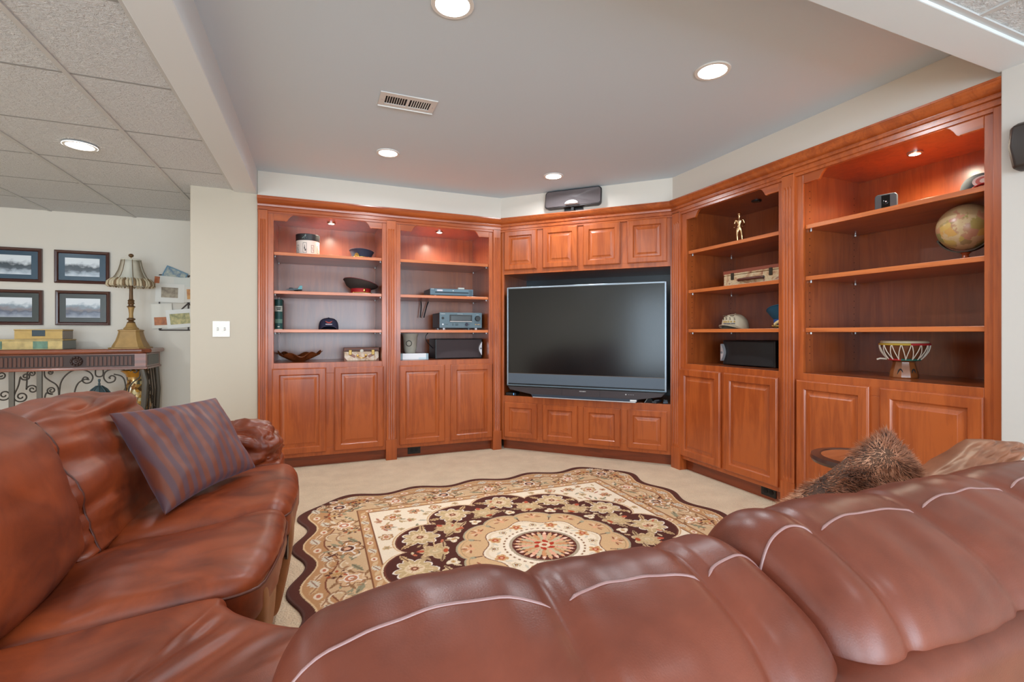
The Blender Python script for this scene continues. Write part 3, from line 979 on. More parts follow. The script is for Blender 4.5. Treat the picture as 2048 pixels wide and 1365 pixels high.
# --- bowl: wavy leaf rim
bw = put('leaf_bowl', 'dark brown glossy bowl with a wavy leaf rim in the bottom opening', 'bowl', 'A', 0.30, 0.22, Z_CT)
rs = []
N_ = 64
for rr, z in ((0.05, 0.0), (0.06, 0.004), (0.10, 0.022), (0.14, 0.045), (0.172, 0.066), (0.178, 0.07), (0.172, 0.074), (0.14, 0.056), (0.10, 0.034), (0.05, 0.016), (0.002, 0.012)):
    k = max(0, (rr - 0.06) / 0.118)
    rs.append([(rr * math.cos(2 * PI * j / N_) * (1 + 0.06 * k * math.cos(6 * PI * j / N_ * 1)), 0.72 * rr * math.sin(2 * PI * j / N_), z + k * k * 0.018 * math.sin(2 * PI * j / N_ * 6 + 0.5) + k * k * 0.012 * math.cos(4 * PI * j / N_)) for j in range(N_)])
MB().rings(rs).build('bowl', plain('tortoise_glaze', (98, 52, 26), 0.14, var=0.6, coat=0.8), bw, smooth=60)
for sx in (-1, 1):
    MB().tube([(sx * 0.165, 0, 0.07), (sx * 0.185, 0.0, 0.082), (sx * 0.205, 0.0, 0.094 if sx > 0 else 0.078)], [0.008, 0.005, 0.0015], 8).build('leaf_tip', plain('tortoise_glaze', (86, 46, 24), 0.16), bw, smooth=60)

# --- hat box
hb = put('hat_box', 'round cream hat box with black lid and printed picture panels', 'hat box', 'A', 0.378, 0.20, S1)
MB().lathe([(0.094, 0), (0.096, 0.003), (0.096, 0.14), (0.09, 0.14)], 48).build('body', plain('cream_print_paper', (228, 216, 204), 0.6, var=0.05), hb, smooth=40)
MB().lathe([(0.099, 0.132), (0.099, 0.187), (0.096, 0.190), (0.001, 0.190)], 48).build('lid', plain('black_lid', (34, 32, 34), 0.4), hb, smooth=40)


def curved_patch(mb, a0, a1, z0, z1, R, n=6):
    rs = [[(R * math.sin(a), -R * math.cos(a), z0), (R * math.sin(a), -R * math.cos(a), z1)] for a in [a0 + (a1 - a0) * k / n for k in range(n + 1)]]
    vs = [p for r in rs for p in r]
    mb.add(vs, [(2 * k, 2 * k + 2, 2 * k + 3, 2 * k + 1) for k in range(n)])


for i, a in enumerate((-0.95, -0.25, 0.42, 1.05, -1.6, 1.7)):
    wd, hh = ((0.17, 0.088) if i == 1 else (0.13, 0.066))
    zc = 0.066 if i == 1 else 0.058
    mb = MB()
    e = 0.014
    for q in ((a - wd, a - wd + 2 * e, zc - hh / 2, zc + hh / 2), (a + wd - 2 * e, a + wd, zc - hh / 2, zc + hh / 2), (a - wd, a + wd, zc - hh / 2, zc - hh / 2 + 0.003), (a - wd, a + wd, zc + hh / 2 - 0.003, zc + hh / 2)):
        curved_patch(mb, q[0], q[1], q[2], q[3], 0.0964)
    # abstract printed motif
    if i in (1,):
        curved_patch(mb, a - 0.02, a + 0.02, zc + 0.005, zc + 0.026, 0.0964)
        curved_patch(mb, a - 0.06, a + 0.03, zc - 0.012, zc + 0.008, 0.0964)
        curved_patch(mb, a - 0.01, a + 0.11, zc - 0.028, zc - 0.01, 0.0964)
    else:
        for k in range(5):
            curved_patch(mb, a - 0.06 + k * 0.024, a - 0.03 + k * 0.024, zc + 0.008 - k * 0.007, zc + 0.016 - k * 0.007, 0.0964, 2)
    mb.build('printed_panel', plain('grey_print', (70, 66, 66), 0.6), hb, recalc=False)
mb = MB()
for k in range(7):
    curved_patch(mb, -0.46 + k * 0.055, -0.43 + k * 0.055, 0.146 + 0.006 * (k % 3) + (0.008 if k > 3 else 0), 0.152 + 0.006 * (k % 3) + (0.02 if k in (4, 5) else 0.0), 0.0995, 2)
mb.build('signature_scribble', plain('pale_teal_print', (150, 176, 172), 0.6), hb, recalc=False)

# --- book
bk = put('hardcover_book', 'tall green hardcover book with cream spine bands at the shelf left end', 'book', 'A', 0.147, 0.13, S3)
sp_ = [(-0.028, 0.012)] + [(-0.028 + 0.056 * k / 10, 0.012 - 0.014 * math.sin(PI * k / 10)) for k in range(1, 10)] + [(0.028, 0.012)]
GREEN = plain('green_cloth', (28, 70, 66), 0.5)
MB().prism(sp_ + [(0.028, 0.02), (-0.028, 0.02)], 0, 0.262, 'z').build('spine', GREEN, bk, smooth=50)
for sx in (-1, 1):
    MB().box(min(sx * 0.028, sx * 0.0245), max(sx * 0.028, sx * 0.0245), 0.02, 0.2, 0, 0.262).build('cover', plain('slate_cloth', (52, 58, 68), 0.55), bk, bevel=0.001)
MB().box(-0.0244, 0.0244, 0.02, 0.195, 0.004, 0.257).build('pages', plain('paper', (226, 216, 196), 0.8), bk)


def spine_band(z0, z1, mat_):
    rs = [[(x, y - 0.0007, z0), (x, y - 0.0007, z1)] for x, y in sp_]
    vs = [p for r in rs for p in r]
    MB().add(vs, [(2 * k, 2 * k + 2, 2 * k + 3, 2 * k + 1) for k in range(len(sp_) - 1)]).build('spine_band', mat_, bk, recalc=False)


CREAMP = plain('cream_print', (216, 214, 198), 0.6)
spine_band(0.157, 0.163, CREAMP)
spine_band(0.196, 0.203, CREAMP)
spine_band(0.165, 0.194, plain('cream_panel', (186, 190, 176), 0.6))
spine_band(0.055, 0.09, plain('sage_panel', (96, 128, 112), 0.6))
spine_band(0.0, 0.004, CREAMP)
MB().box(-0.008, 0.008, -0.0035, 0, 0.02, 0.028).build('spine_mark', CREAMP, bk)
MB().box(-0.017, 0.017, -0.0032, 0, 0.182, 0.19).box(-0.014, 0.014, -0.0032, 0, 0.169, 0.177).build('title_lettering', BLACKPR, bk)


# --- caps
def ellipse_ring(rx, ry, z, n=40, tilt=(0, 0), c=(0, 0)):
    out = []
    for j in range(n):
        a = 2 * PI * j / n
        x, y = c[0] + rx * math.cos(a), c[1] + ry * math.sin(a)
        out.append((x, y, z + tilt[0] * x + tilt[1] * y))
    return out


def ball_cap(label, f, s, y, z, turn, cloth, brim, h=0.105, trucker=False, group=None, rx=0.085, ry=0.1):
    r = put('baseball_cap', label, 'cap', f, s, y, z, turn)
    rs = []
    prof = [(1.0, 0.0), (1.0, 0.1), (1.0, 0.22), (0.985, 0.38), (0.93, 0.6), (0.80, 0.79), (0.58, 0.92), (0.3, 0.985), (0.02, 1.0)]
    for q, zz in prof:
        ring_ = []
        for j in range(40):
            a = 2 * PI * j / 40
            fr = max(0.0, -math.sin(a))
            k = 1 + (0.09 * fr * (zz if zz < 0.8 else (1 - zz) * 4) if trucker else 0.03 * fr * (1 - zz))
            back = max(0.0, math.sin(a))
            hz = h * zz * (1 - (0.28 if trucker else 0.1) * back * min(1, q * 1.2))
            hz += 0.036 * max(0.0, 1 - zz * 3.0) * max(0.0, fr - 0.42) / 0.58
            ring_.append((rx * q * math.cos(a) * k, ry * q * math.sin(a) * k, hz))
        rs.append(ring_)
    MB().rings(rs, False, True).build('crown', cloth, r, smooth=70)
    # bill: rises in the middle, sides curve down to the shelf
    n, m = 20, 6
    vs = []
    for layer in (0, 1):
        for i in range(n + 1):
            u = -1 + 2 * i / n
            a = -PI / 2 + u * math.radians(64)
            L = 0.072 * max(0.0, math.cos(u * PI / 2)) ** 0.55
            for j in range(m + 1):
                v_ = j / m
                x = (rx * 1.01) * math.cos(a) * (1 - 0.1 * v_) + 0.0
                yy = ry * 1.01 * math.sin(a) - L * v_
                arch = 0.036 * (1 - u * u)
                vs.append((x, yy, arch * (1 - 0.15 * v_) + (0.0035 if layer else 0.0)))
    fs = []
    st = (n + 1) * (m + 1)
    for i in range(n):
        for j in range(m):
            q = i * (m + 1) + j
            fs.append((q, q + 1, q + m + 2, q + m + 1))
            fs.append((st + q, st + q + m + 1, st + q + m + 2, st + q + 1))
        q = i * (m + 1) + m
        fs.append((q, st + q, st + q + m + 1, q + m + 1))
    MB().add(vs, fs).build('bill', brim, r, smooth=50)
    MB().ball((0, 0, h + 0.001), 0.007, 10, 0.5).build('button', cloth, r, smooth=60)
    return r


NAVY = plain('navy_cotton', (34, 34, 58), 0.8, bump=(500, 0.2, 0.001))
c = ball_cap('navy baseball cap with red wings emblem, alone at the shelf centre', 'A', 0.552, 0.24, S3, 0.0, NAVY, plain('navy_brim', (60, 58, 82), 0.8), 0.108)
mb = MB()
for sx in (-1, 1):
    mb.prism([(0, 0.0), (sx * 0.012, 0.006), (sx * 0.03, 0.012), (sx * 0.026, 0.003), (sx * 0.01, -0.006), (0, -0.008)], -0.107, -0.09, 'y')
mb.M = None
o = mb.build('wing_emblem', plain('red_thread', (168, 62, 52), 0.7), c)
o.location = (0, 0.004, 0.065)
MB().box(-0.028, 0.028, -0.106, -0.09, 0.045, 0.051).build('lettering_band', plain('pale_thread', (206, 192, 200), 0.7), c)

CREAM = plain('cream_cotton', (204, 188, 160), 0.8, bump=(500, 0.2, 0.001))
c = ball_cap('cream baseball cap with dark numerals and gold stars on its front', 'C', 0.432, 0.26, S3, 0.2, CREAM, plain('cream_brim', (196, 178, 150), 0.8), 0.122, True, rx=0.095, ry=0.11)
INK = plain('brown_thread', (84, 70, 50), 0.7)
for k, ch in enumerate('1555'):
    x = -0.030 + k * 0.028
    yy = -math.sqrt(max(0, 1 - (x / 0.095) ** 2)) * 0.118 - 0.002
    text(ch, 0.026, INK, c, Matrix.Translation((x, yy - 0.001, 0.083 - abs(k - 1.5) * 0.002)) @ Matrix.Rotation(math.atan2(x, 0.12), 4, 'Z') @ Matrix.Rotation(PI / 2, 4, 'X'), 'numeral', 0.004)
STAR = plain('gold_thread', (196, 160, 80), 0.6)
for k in range(5):
    x = -0.028 + k * 0.02
    yy = -math.sqrt(max(0, 1 - (x / 0.095) ** 2)) * 0.117 - 0.003
    pts = [((0.0075 if i % 2 == 0 else 0.0032) * math.sin(2 * PI * i / 10), (0.0075 if i % 2 == 0 else 0.0032) * math.cos(2 * PI * i / 10)) for i in range(10)]
    o = MB().prism(pts, -0.002, 0.006, 'y').build('star', STAR, c)
    o.location = (x, yy, 0.058)
for a_, b_ in ((-0.033, -0.006), (0.0, 0.024), (0.030, 0.056)):
    n_ = 5
    mb = MB()
    for k in range(n_):
        x = a_ + (b_ - a_) * k / n_
        yy = -math.sqrt(max(0, 1 - (x / 0.095) ** 2)) * 0.116 - 0.002
        mb.box(x, x + (b_ - a_) / n_ * 0.8, yy - 0.001, yy + 0.006, 0.040, 0.0455)
    mb.build('lettering_band', plain('dark_blue_thread', (70, 66, 90), 0.7), c)
for sx in (-0.03, 0.028):
    MB().box(sx - 0.014, sx + 0.014, -0.1, -0.085, 0.104, 0.109).build('stitched_mark', INK, c)

c = ball_cap('dark cap with ornate white and red badge, highest shelf at the right wall', 'C', 1.985, 0.27, S1, 0.45, plain('dark_teal_cotton', (44, 54, 60), 0.8), plain('red_brim', (176, 40, 34), 0.7), 0.118, True, rx=0.1, ry=0.115)
for k, (rr, mt) in enumerate(((0.036, plain('badge_white', (226, 218, 212), 0.6)), (0.027, plain('badge_rose', (196, 120, 112), 0.6)), (0.015, plain('badge_white', (226, 218, 212), 0.6)))):
    MB().lathe([(rr, 0), (rr, 0.004 + 0.002 * k)], 24, (0, 0, 0), 1.25, 0.8).build('badge_ring', mt, c).matrix_local = Matrix.Translation((-0.01, -0.119, 0.055)) @ Matrix.Rotation(PI / 2 - 0.1, 4, 'X')


def officer_cap(name, label, f, s, y, z, turn, top, band, pipe, strap, badge, tilt=(0, 0), big=1.0, hz=0.05, rise=0.055):
    r = put(name, label, 'cap', f, s, y, z, turn)
    b0 = ellipse_ring(0.088, 0.1, 0.0)
    b1 = ellipse_ring(0.090, 0.102, hz)
    MB().rings([b0, b1], False, False).build('band', band, r, smooth=60)
    T = tilt
    cz = hz + rise
    rs = [ellipse_ring(0.089, 0.101, hz - 0.002), ellipse_ring(0.118 * big, 0.130 * big, cz - 0.028, tilt=(T[0] * 0.5, T[1] * 0.5)), ellipse_ring(0.136 * big, 0.148 * big, cz, tilt=T), ellipse_ring(0.140 * big, 0.152 * big, cz + 0.008, tilt=T),
          ellipse_ring(0.132 * big, 0.144 * big, cz + 0.014, tilt=T), ellipse_ring(0.09 * big, 0.1 * big, cz + 0.024, tilt=T), ellipse_ring(0.03, 0.033, cz + 0.028, tilt=T)]
    MB().rings(rs, False, True).build('crown', top, r, smooth=60)
    e = ellipse_ring(0.1405 * big, 0.1525 * big, cz + 0.009, tilt=T)
    MB().tube(e, 0.003, 6, True).build('crown_piping', pipe, r, smooth=60)
    # visor
    n, m = 18, 4
    vs = []
    for layer in (0, 1):
        for i in range(n + 1):
            u = -1 + 2 * i / n
            a = -PI / 2 + u * math.radians(58)
            L = 0.05 * max(0, math.cos(u * PI / 2)) ** 0.6
            for j in range(m + 1):
                v_ = j / m
                vs.append((0.091 * math.cos(a), 0.103 * math.sin(a) - L * v_, 0.014 - 0.012 * v_ + (0.003 if layer else 0)))
    fs = []
    st = (n + 1) * (m + 1)
    for i in range(n):
        for j in range(m):
            q = i * (m + 1) + j
            fs.append((q, q + 1, q + m + 2, q + m + 1))
            fs.append((st + q, st + q + m + 1, st + q + m + 2, st + q + 1))
        q = i * (m + 1) + m
        fs.append((q, st + q, st + q + m + 1, q + m + 1))
    MB().add(vs, fs).build('visor', plain('visor_black', (20, 18, 18), 0.2), r, smooth=50)
    pts = [(0.093 * math.cos(-PI / 2 + u * 1.15), 0.105 * math.sin(-PI / 2 + u * 1.15), 0.019) for u in [-1 + k / 8 for k in range(17)]]
    MB().tube(pts, 0.0055, 8).build('chin_strap', strap, r, smooth=60)
    for sx in (-1, 1):
        a = -PI / 2 + sx * 1.15
        MB().ball((0.095 * math.cos(a), 0.107 * math.sin(a), 0.02), 0.007, 10).build('strap_button', GOLD, r, smooth=60)
    if badge == 'round':
        bs = 1.9 if name == 'peaked_cap' else 1.0
        MB().lathe([(0.012 * bs, 0), (0.012 * bs, 0.004), (0.006 * bs, 0.007), (0.0005, 0.008)], 18, (0, 0, 0), 1, 1.3).build('badge', GOLD, r, smooth=40).matrix_local = face_front(0, -0.104, hz * 0.68)
    elif badge == 'leaves':
        for k in range(11):
            u = -1 + 2 * k / 10
            a = -PI / 2 + u * 0.62
            h_ = 0.03 + 0.022 * (1 - u * u)
            MB().ball((0.096 * math.cos(a), 0.108 * math.sin(a), h_), 0.010, 8, 1.3).build('leaf_emblem', plain('gold_embroidery', (222, 196, 140), 0.5), r, smooth=60)
    return r


OLIVE = plain('dark_olive_wool', (58, 48, 42), 0.85, bump=(400, 0.15, 0.001))
RED = plain('red_wool', (170, 22, 26), 0.7)
officer_cap('officer_cap', 'dark olive officer cap with bright red band, tilted on the shelf', 'A', 0.838, 0.29, S2, 0.25, OLIVE, RED, plain('maroon_piping', (110, 30, 34), 0.6), plain('tan_strap', (186, 130, 66), 0.5), 'round', (-0.24, -0.06), 1.1, 0.062, 0.045)
officer_cap('officer_cap', 'teal and royal blue officer cap with gold leaves, half behind the frame', 'C', 0.93, 0.22, S3, 0.35, plain('teal_wool', (20, 72, 96), 0.8), plain('royal_blue_wool', (24, 70, 150), 0.7), plain('teal_wool', (20, 72, 96), 0.8), plain('gold_braid', (184, 142, 62), 0.5), 'leaves', (0.1, -0.25), 0.95, 0.065)
officer_cap('peaked_cap', 'low navy peaked cap with gold badge on the highest shelf near the hat box', 'A', 0.842, 0.24, S1, -0.5, plain('navy_wool', (36, 42, 62), 0.8), plain('navy_wool', (36, 42, 62), 0.8), plain('navy_wool', (36, 42, 62), 0.8), GOLD, 'round', (0.0, -0.1), 0.76, 0.036, 0.036)

# --- model jet
jt = put('model_jet', 'tiny grey and teal model jet on the second shelf', 'model', 'A', 0.272, 0.2, S2, 0.35)
JET = plain('jet_grey', (92, 104, 108), 0.4, 0.3)
MB().tube([(-0.075, 0, 0.026), (-0.05, 0, 0.027), (-0.02, 0, 0.03), (0.03, 0, 0.03), (0.055, 0, 0.028), (0.06, 0, 0.028)], [0.001, 0.006, 0.009, 0.011, 0.009, 0.005], 10).build('fuselage', JET, jt, smooth=50)
MB().prism([(-0.01, -0.008), (0.035, -0.052), (0.05, -0.052), (0.04, -0.006), (0.04, 0.006), (0.05, 0.052), (0.035, 0.052), (-0.01, 0.008)], 0.026, 0.0285, 'z').build('wing', JET, jt)
MB().prism([(0.04, -0.008), (0.055, -0.028), (0.063, -0.028), (0.06, 0), (0.063, 0.028), (0.055, 0.028), (0.04, 0.008)], 0.029, 0.031, 'z').build('tailplane', JET, jt)
TEAL = plain('teal_fin', (110, 166, 170), 0.4)
for sy in (-0.009, 0.009):
    MB().prism([(0.02, 0.034), (0.045, 0.066), (0.06, 0.066), (0.058, 0.034)], sy - 0.001, sy + 0.001, 'y').build('tail_fin', TEAL, jt)
MB().ball((-0.03, 0, 0.037), 0.012, 12, 0.5, 1.8, 0.6).build('canopy', plain('canopy_dark', (30, 36, 40), 0.1), jt, smooth=60)
for x, yy in ((-0.035, 0.0), (0.02, -0.016), (0.02, 0.016)):
    g = MB().box(x - 0.0015, x + 0.0015, yy - 0.0015, yy + 0.0015, 0.006, 0.026).build('landing_strut', BLACKP, jt)
    wv = MB().lathe([(0.0062, -0.0025), (0.0062, 0.0025)], 14).build('wheel', BLACKM, g)
    wv.matrix_local = Matrix.Translation((x, yy, 0.0062)) @ Matrix.Rotation(PI / 2, 4, 'X')
for sy in (-0.03, 0.03):
    MB().tube([(-0.0, sy, 0.021), (0.01, sy, 0.021), (0.038, sy, 0.021)], [0.001, 0.0035, 0.002], 8).build('missile', BLACKP, jt, smooth=50)

# --- golden figurine (standing figure, skin-modelled)
PGOLD = plain('pale_gold', (226, 192, 146), 0.22, 1.0)
fg = put('figurine', 'small polished gold standing figurine in the dark top opening', 'figurine', 'C', 0.527, 0.2, S1, 0.6)


def skin_body(name, pts, edges, radii, mat_, parent, root=0, lv=2):
    me = D.meshes.new(name)
    me.from_pydata(pts, edges, [])
    o = D.objects.new(name, me)
    COL.objects.link(o)
    o.parent = parent
    md = o.modifiers.new('skin', 'SKIN')
    md.use_smooth_shade = True
    if not me.skin_vertices: me.skin_vertices.new()
    for i, rr in enumerate(radii):
        sv = me.skin_vertices[0].data[i]
        sv.radius = rr if isinstance(rr, tuple) else (rr, rr)
        sv.use_root = (i == root)
    ss = o.modifiers.new('sub', 'SUBSURF')
    ss.levels = ss.render_levels = lv
    me.materials.append(mat_)
    return o


pts = [(0, 0, 0.125), (0, 0, 0.15), (0, -0.002, 0.182), (0, -0.002, 0.206), (0, -0.003, 0.214), (0, -0.003, 0.232), (0, -0.002, 0.244),
       (-0.014, 0, 0.118), (-0.015, -0.004, 0.072), (-0.012, 0.0, 0.022), (-0.014, -0.014, 0.017),
       (0.014, 0, 0.118), (0.018, -0.002, 0.072), (0.02, 0.004, 0.022), (0.024, -0.008, 0.017),
       (-0.026, 0, 0.2), (-0.036, -0.004, 0.166), (-0.034, -0.02, 0.142), (-0.033, -0.024, 0.135),
       (0.026, 0, 0.2), (0.037, 0.004, 0.166), (0.026, -0.016, 0.145), (0.02, -0.02, 0.142)]
edges = [(0, 1), (1, 2), (2, 3), (3, 4), (4, 5), (5, 6), (0, 7), (7, 8), (8, 9), (9, 10), (0, 11), (11, 12), (12, 13), (13, 14), (2, 15), (15, 16), (16, 17), (17, 18), (2, 19), (19, 20), (20, 21), (21, 22)]
rad = [0.02, 0.017, 0.021, 0.008, 0.0085, 0.013, 0.010, 0.013, 0.0095, 0.0065, 0.006, 0.013, 0.0095, 0.0065, 0.006, 0.0095, 0.0075, 0.006, 0.005, 0.0095, 0.0075, 0.006, 0.005]
skin_body('body', pts, edges, [r_ * 0.84 for r_ in rad], PGOLD, fg)
MB().ball((0, -0.003, 0.243), 0.0135, 14, 0.75).build('cap', PGOLD, fg, smooth=60)
MB().prism([(-0.010, -0.014), (0.010, -0.014), (0.007, -0.022), (-0.007, -0.022)], 0.2405, 0.243, 'z').build('cap_peak', PGOLD, fg)
MB().lathe([(0.034, 0), (0.034, 0.006), (0.028, 0.012), (0.027, 0.016), (0.001, 0.016)], 24).build('base', PGOLD, fg, smooth=35)

# --- small camera
cm = put('security_camera', 'small square black camera on the bright top shelf', 'camera', 'C', 1.565, 0.2, S1 + 0.001, 0.35)
MB().prism([(x, z + 0.068) for x, z in pill(0.052, 0.052, 0.016)], 0.0, 0.03, 'y').build('housing', plain('dark_grey_shell', (54, 60, 64), 0.45), cm, smooth=40, bevel=0.003)
MB().box(-0.02, 0.02, -0.002, 0.002, 0.03, 0.112).build('lens_panel', plain('gloss_black', (10, 10, 11), 0.1), cm, bevel=0.001)
MB().lathe([(0.013, 0), (0.013, 0.004), (0.009, 0.005), (0.0005, 0.003)], 20).build('lens', plain('gloss_black', (10, 10, 11), 0.1), cm, smooth=40).matrix_local = face_front(0, -0.001, 0.072)
MB().lathe([(0.004, 0), (0.004, 0.002)], 10).build('lens_glint', SILVER, cm).matrix_local = face_front(0.002, -0.005, 0.074)
MB().box(-0.03, 0.03, 0.0, 0.04, 0.0, 0.018).build('stand', BLACKP, cm, bevel=0.003)

# --- globe
gl = put('desk_globe', 'antique beige desk globe on a turned wooden stand', 'globe', 'C', 1.925, 0.22, S2)
m, nt, b = nodes_of('antique_globe_map')
v = obj_coords(nt)
land = noise_node(nt, 7.0, 6, 0.6, 0.3, v)
vor = NN(nt, 'ShaderNodeTexVoronoi')
vor.inputs['Scale'].default_value = 17
nt.links.new(v, vor.inputs['Vector'])
sep = NN(nt, 'ShaderNodeSeparateColor')
nt.links.new(vor.outputs['Color'], sep.inputs[0])
cn = ramp(nt, sep.outputs[0], [(0.0, srgb(196, 116, 74)), (0.25, srgb(206, 172, 96)), (0.45, srgb(140, 134, 84)), (0.65, srgb(206, 140, 118)), (0.85, srgb(176, 150, 96))])
sea = ramp(nt, noise_node(nt, 5, 4, 0.6, 0, v).outputs['Fac'], [(0.3, srgb(180, 148, 104)), (0.7, srgb(214, 188, 146))])
msk = ramp(nt, land.outputs['Fac'], [(0.49, (0, 0, 0, 1)), (0.505, (1, 1, 1, 1))])
mix = NN(nt, 'ShaderNodeMix', data_type='RGBA')
nt.links.new(msk, mix.inputs['Factor'])
nt.links.new(sea, mix.inputs[6])
nt.links.new(cn, mix.inputs[7])
nt.links.new(mix.outputs[2], b.inputs['Base Color'])
b.inputs['Roughness'].default_value = 0.3
GR = 0.116
o = MB().ball((0, 0, 0), GR, 48).build('sphere', m, gl, smooth=60)
o.location = (0, 0, 0.181)
o.rotation_euler = (0.2, 0.4, 0.6)
MB().lathe([(0.075, 0), (0.078, 0.006), (0.066, 0.013), (0.03, 0.017), (0.016, 0.025), (0.012, 0.037), (0.018, 0.048), (0.026, 0.051), (0.001, 0.054)], 32).build('stand', plain('red_brown_turned_wood', (150, 68, 34), 0.25, coat=0.5), gl, smooth=35)
arc = [((GR + 0.009) * math.cos(a), 0.0, 0.181 + (GR + 0.009) * math.sin(a)) for a in [math.radians(205 + k * 5.5) for k in range(33)]]
mb = MB()
rs = []
for x, y, z in arc:
    d = Vector((x, 0, z - 0.181)).normalized()
    p = Vector((x, 0, z))
    rs.append([tuple(p + d * 0.004 + Vector((0, -0.013, 0))), tuple(p + d * 0.004 + Vector((0, 0.013, 0))), tuple(p - d * 0.002 + Vector((0, 0.013, 0))), tuple(p - d * 0.002 + Vector((0, -0.013, 0)))])
mb.rings(rs)
mb.build('meridian', plain('dark_pewter', (74, 66, 56), 0.4, 0.7), gl, smooth=30)
for k in (0, -1):
    MB().ball(arc[k], 0.01, 10).build('axis_knob', plain('dark_pewter', (74, 66, 56), 0.4, 0.7), gl, smooth=60)

# --- djembe drum
dr = put('djembe_drum', 'small carved wooden drum with white rope lacing', 'drum', 'C', 1.648, 0.22, Z_CT, 0.0)
DRW = plain('carved_brown_wood', (136, 78, 40), 0.3, var=0.35, coat=0.3)
MB().lathe([(0.062, 0), (0.066, 0.006), (0.064, 0.03), (0.056, 0.06), (0.05, 0.085), (0.05, 0.092)], 10).build('foot', DRW, dr, smooth=20)
MB().lathe([(0.05, 0.09), (0.066, 0.106), (0.088, 0.14), (0.102, 0.175), (0.106, 0.2), (0.1, 0.203)], 32).build('bowl', plain('bowl_brown_wood', (110, 62, 36), 0.35, var=0.3), dr, smooth=40)
MB().lathe([(0.108, 0.192), (0.109, 0.203), (0.104, 0.209), (0.001, 0.211)], 40).build('skin', plain('goat_skin', (206, 190, 160), 0.6, var=0.15), dr, smooth=40)


def arc_tube(name, a0, a1, R, z, r, mt, n=16):
    MB().tube([(R * math.cos(a0 + (a1 - a0) * k / n), R * math.sin(a0 + (a1 - a0) * k / n), z) for k in range(n + 1)], r, 8).build(name, mt, dr, smooth=60)


DRED, DYEL, DGRN = plain('red_wrap', (176, 34, 36), 0.7), plain('yellow_wrap', (186, 152, 52), 0.7), plain('green_wrap', (36, 96, 80), 0.7)
arc_tube('rim_wrap', 1.24 * PI, 1.74 * PI, 0.111, 0.19, 0.0065, DYEL)
arc_tube('rim_wrap', 1.74 * PI, 2.24 * PI, 0.111, 0.19, 0.0065, DRED)
arc_tube('rim_wrap', 0.24 * PI, 0.74 * PI, 0.111, 0.19, 0.0065, DGRN)
arc_tube('rim_wrap', 0.74 * PI, 1.24 * PI, 0.111, 0.19, 0.0065, DRED)
arc_tube('waist_wrap', PI * 1.24, PI * 1.6, 0.07, 0.104, 0.006, DRED)
arc_tube('waist_wrap', PI * 1.6, PI * 2.19, 0.07, 0.104, 0.006, DGRN)
arc_tube('waist_wrap', 0.19 * PI, 1.24 * PI, 0.07, 0.104, 0.006, DYEL)
ROPE = plain('white_rope', (226, 216, 198), 0.8)
NR = 16
for k in range(NR):
    for s_ in (0, 1):
        a0, a1 = 2 * PI * k / NR, 2 * PI * (k + (0.5 if s_ else -0.5)) / NR
        ptsr = []
        for q in range(5):
            t_ = q / 4
            aa = a0 + (a1 - a0) * t_
            R = 0.114 + (0.075 - 0.114) * t_ + 0.011 * math.sin(PI * t_)
            ptsr.append((R * math.cos(aa), R * math.sin(aa), 0.194 + (0.105 - 0.194) * t_))
        MB().tube(ptsr, 0.0022, 5).build('rope', ROPE, dr, smooth=60)
MB().tube([(-0.07, -0.03, 0.104), (-0.1, -0.04, 0.106), (-0.115, -0.045, 0.1)], 0.005, 7).build('rope_tail', ROPE, dr, smooth=60)
for a in (-1.35, -0.3):
    mb = MB()
    mb.tube([(0.0585 * math.cos(a + u * 0.25), 0.0585 * math.sin(a + u * 0.25), 0.012 + 0.04 * (1 - abs(u) ** 2)) for u in [-1 + k / 5 for k in range(11)]], 0.0035, 6)
    mb.build('carved_loop', BLACKPR, dr, smooth=60)

# --- outlets, light switch


def outlet(label, f, s, z):
    r = put('wall_outlet', label, 'outlet', f, s, 0.05, z)
    MB().box(-0.06, 0.06, -0.005, 0.0, -0.034, 0.034).build('cover_plate', BLACKP, r, bevel=0.002)
    for sx in (-0.022, 0.022):
        f_ = MB().lathe([(0.017, -0.001), (0.017, 0.0025)], 20).build('socket', BLACKM, r)
        f_.matrix_local = face_front(sx, -0.005, 0)
        for q in (-0.006, 0.006):
            MB().box(sx - 0.004, sx + 0.004, -0.0082, -0.006, q - 0.001, q + 0.001).build('slot', HOLE, r)
    return r


outlet('black double outlet in the toe kick under the stereo bookcase', 'A', 1.297, 0.055)
outlet('black double outlet in the toe kick under the figurine bookcase', 'C', 0.915, 0.055)
sw = thing('light_switch', 'white double toggle switch plate on the wall end by the bookcase', 'switch', (-0.722, YA, 1.186), 0)
MB().box(-0.061, 0.061, -0.007, 0, -0.064, 0.064).build('cover_plate', plain('ivory_plate', (238, 234, 226), 0.4), sw, bevel=0.003)
for sx in (-0.024, 0.024):
    MB().box(sx - 0.006, sx + 0.006, -0.009, -0.006, -0.013, 0.013).build('slot', plain('slot_grey', (176, 172, 164), 0.6), sw)
    mb = MB()
    mb.M = Matrix.Translation((sx, -0.007, 0)) @ Matrix.Rotation(0.5, 4, 'X')
    mb.box(-0.0042, 0.0042, -0.012, 0.004, -0.005, 0.005)
    mb.build('toggle', plain('ivory_plate', (238, 234, 226), 0.4), sw, bevel=0.001)
    for q in (-0.038, 0.038):
        MB().lathe([(0.003, 0), (0.003, 0.0015)], 8).build('screw', CHROME, sw).matrix_local = face_front(sx, -0.007, q)

# ------------------------------------------------------------------ ceiling fixtures


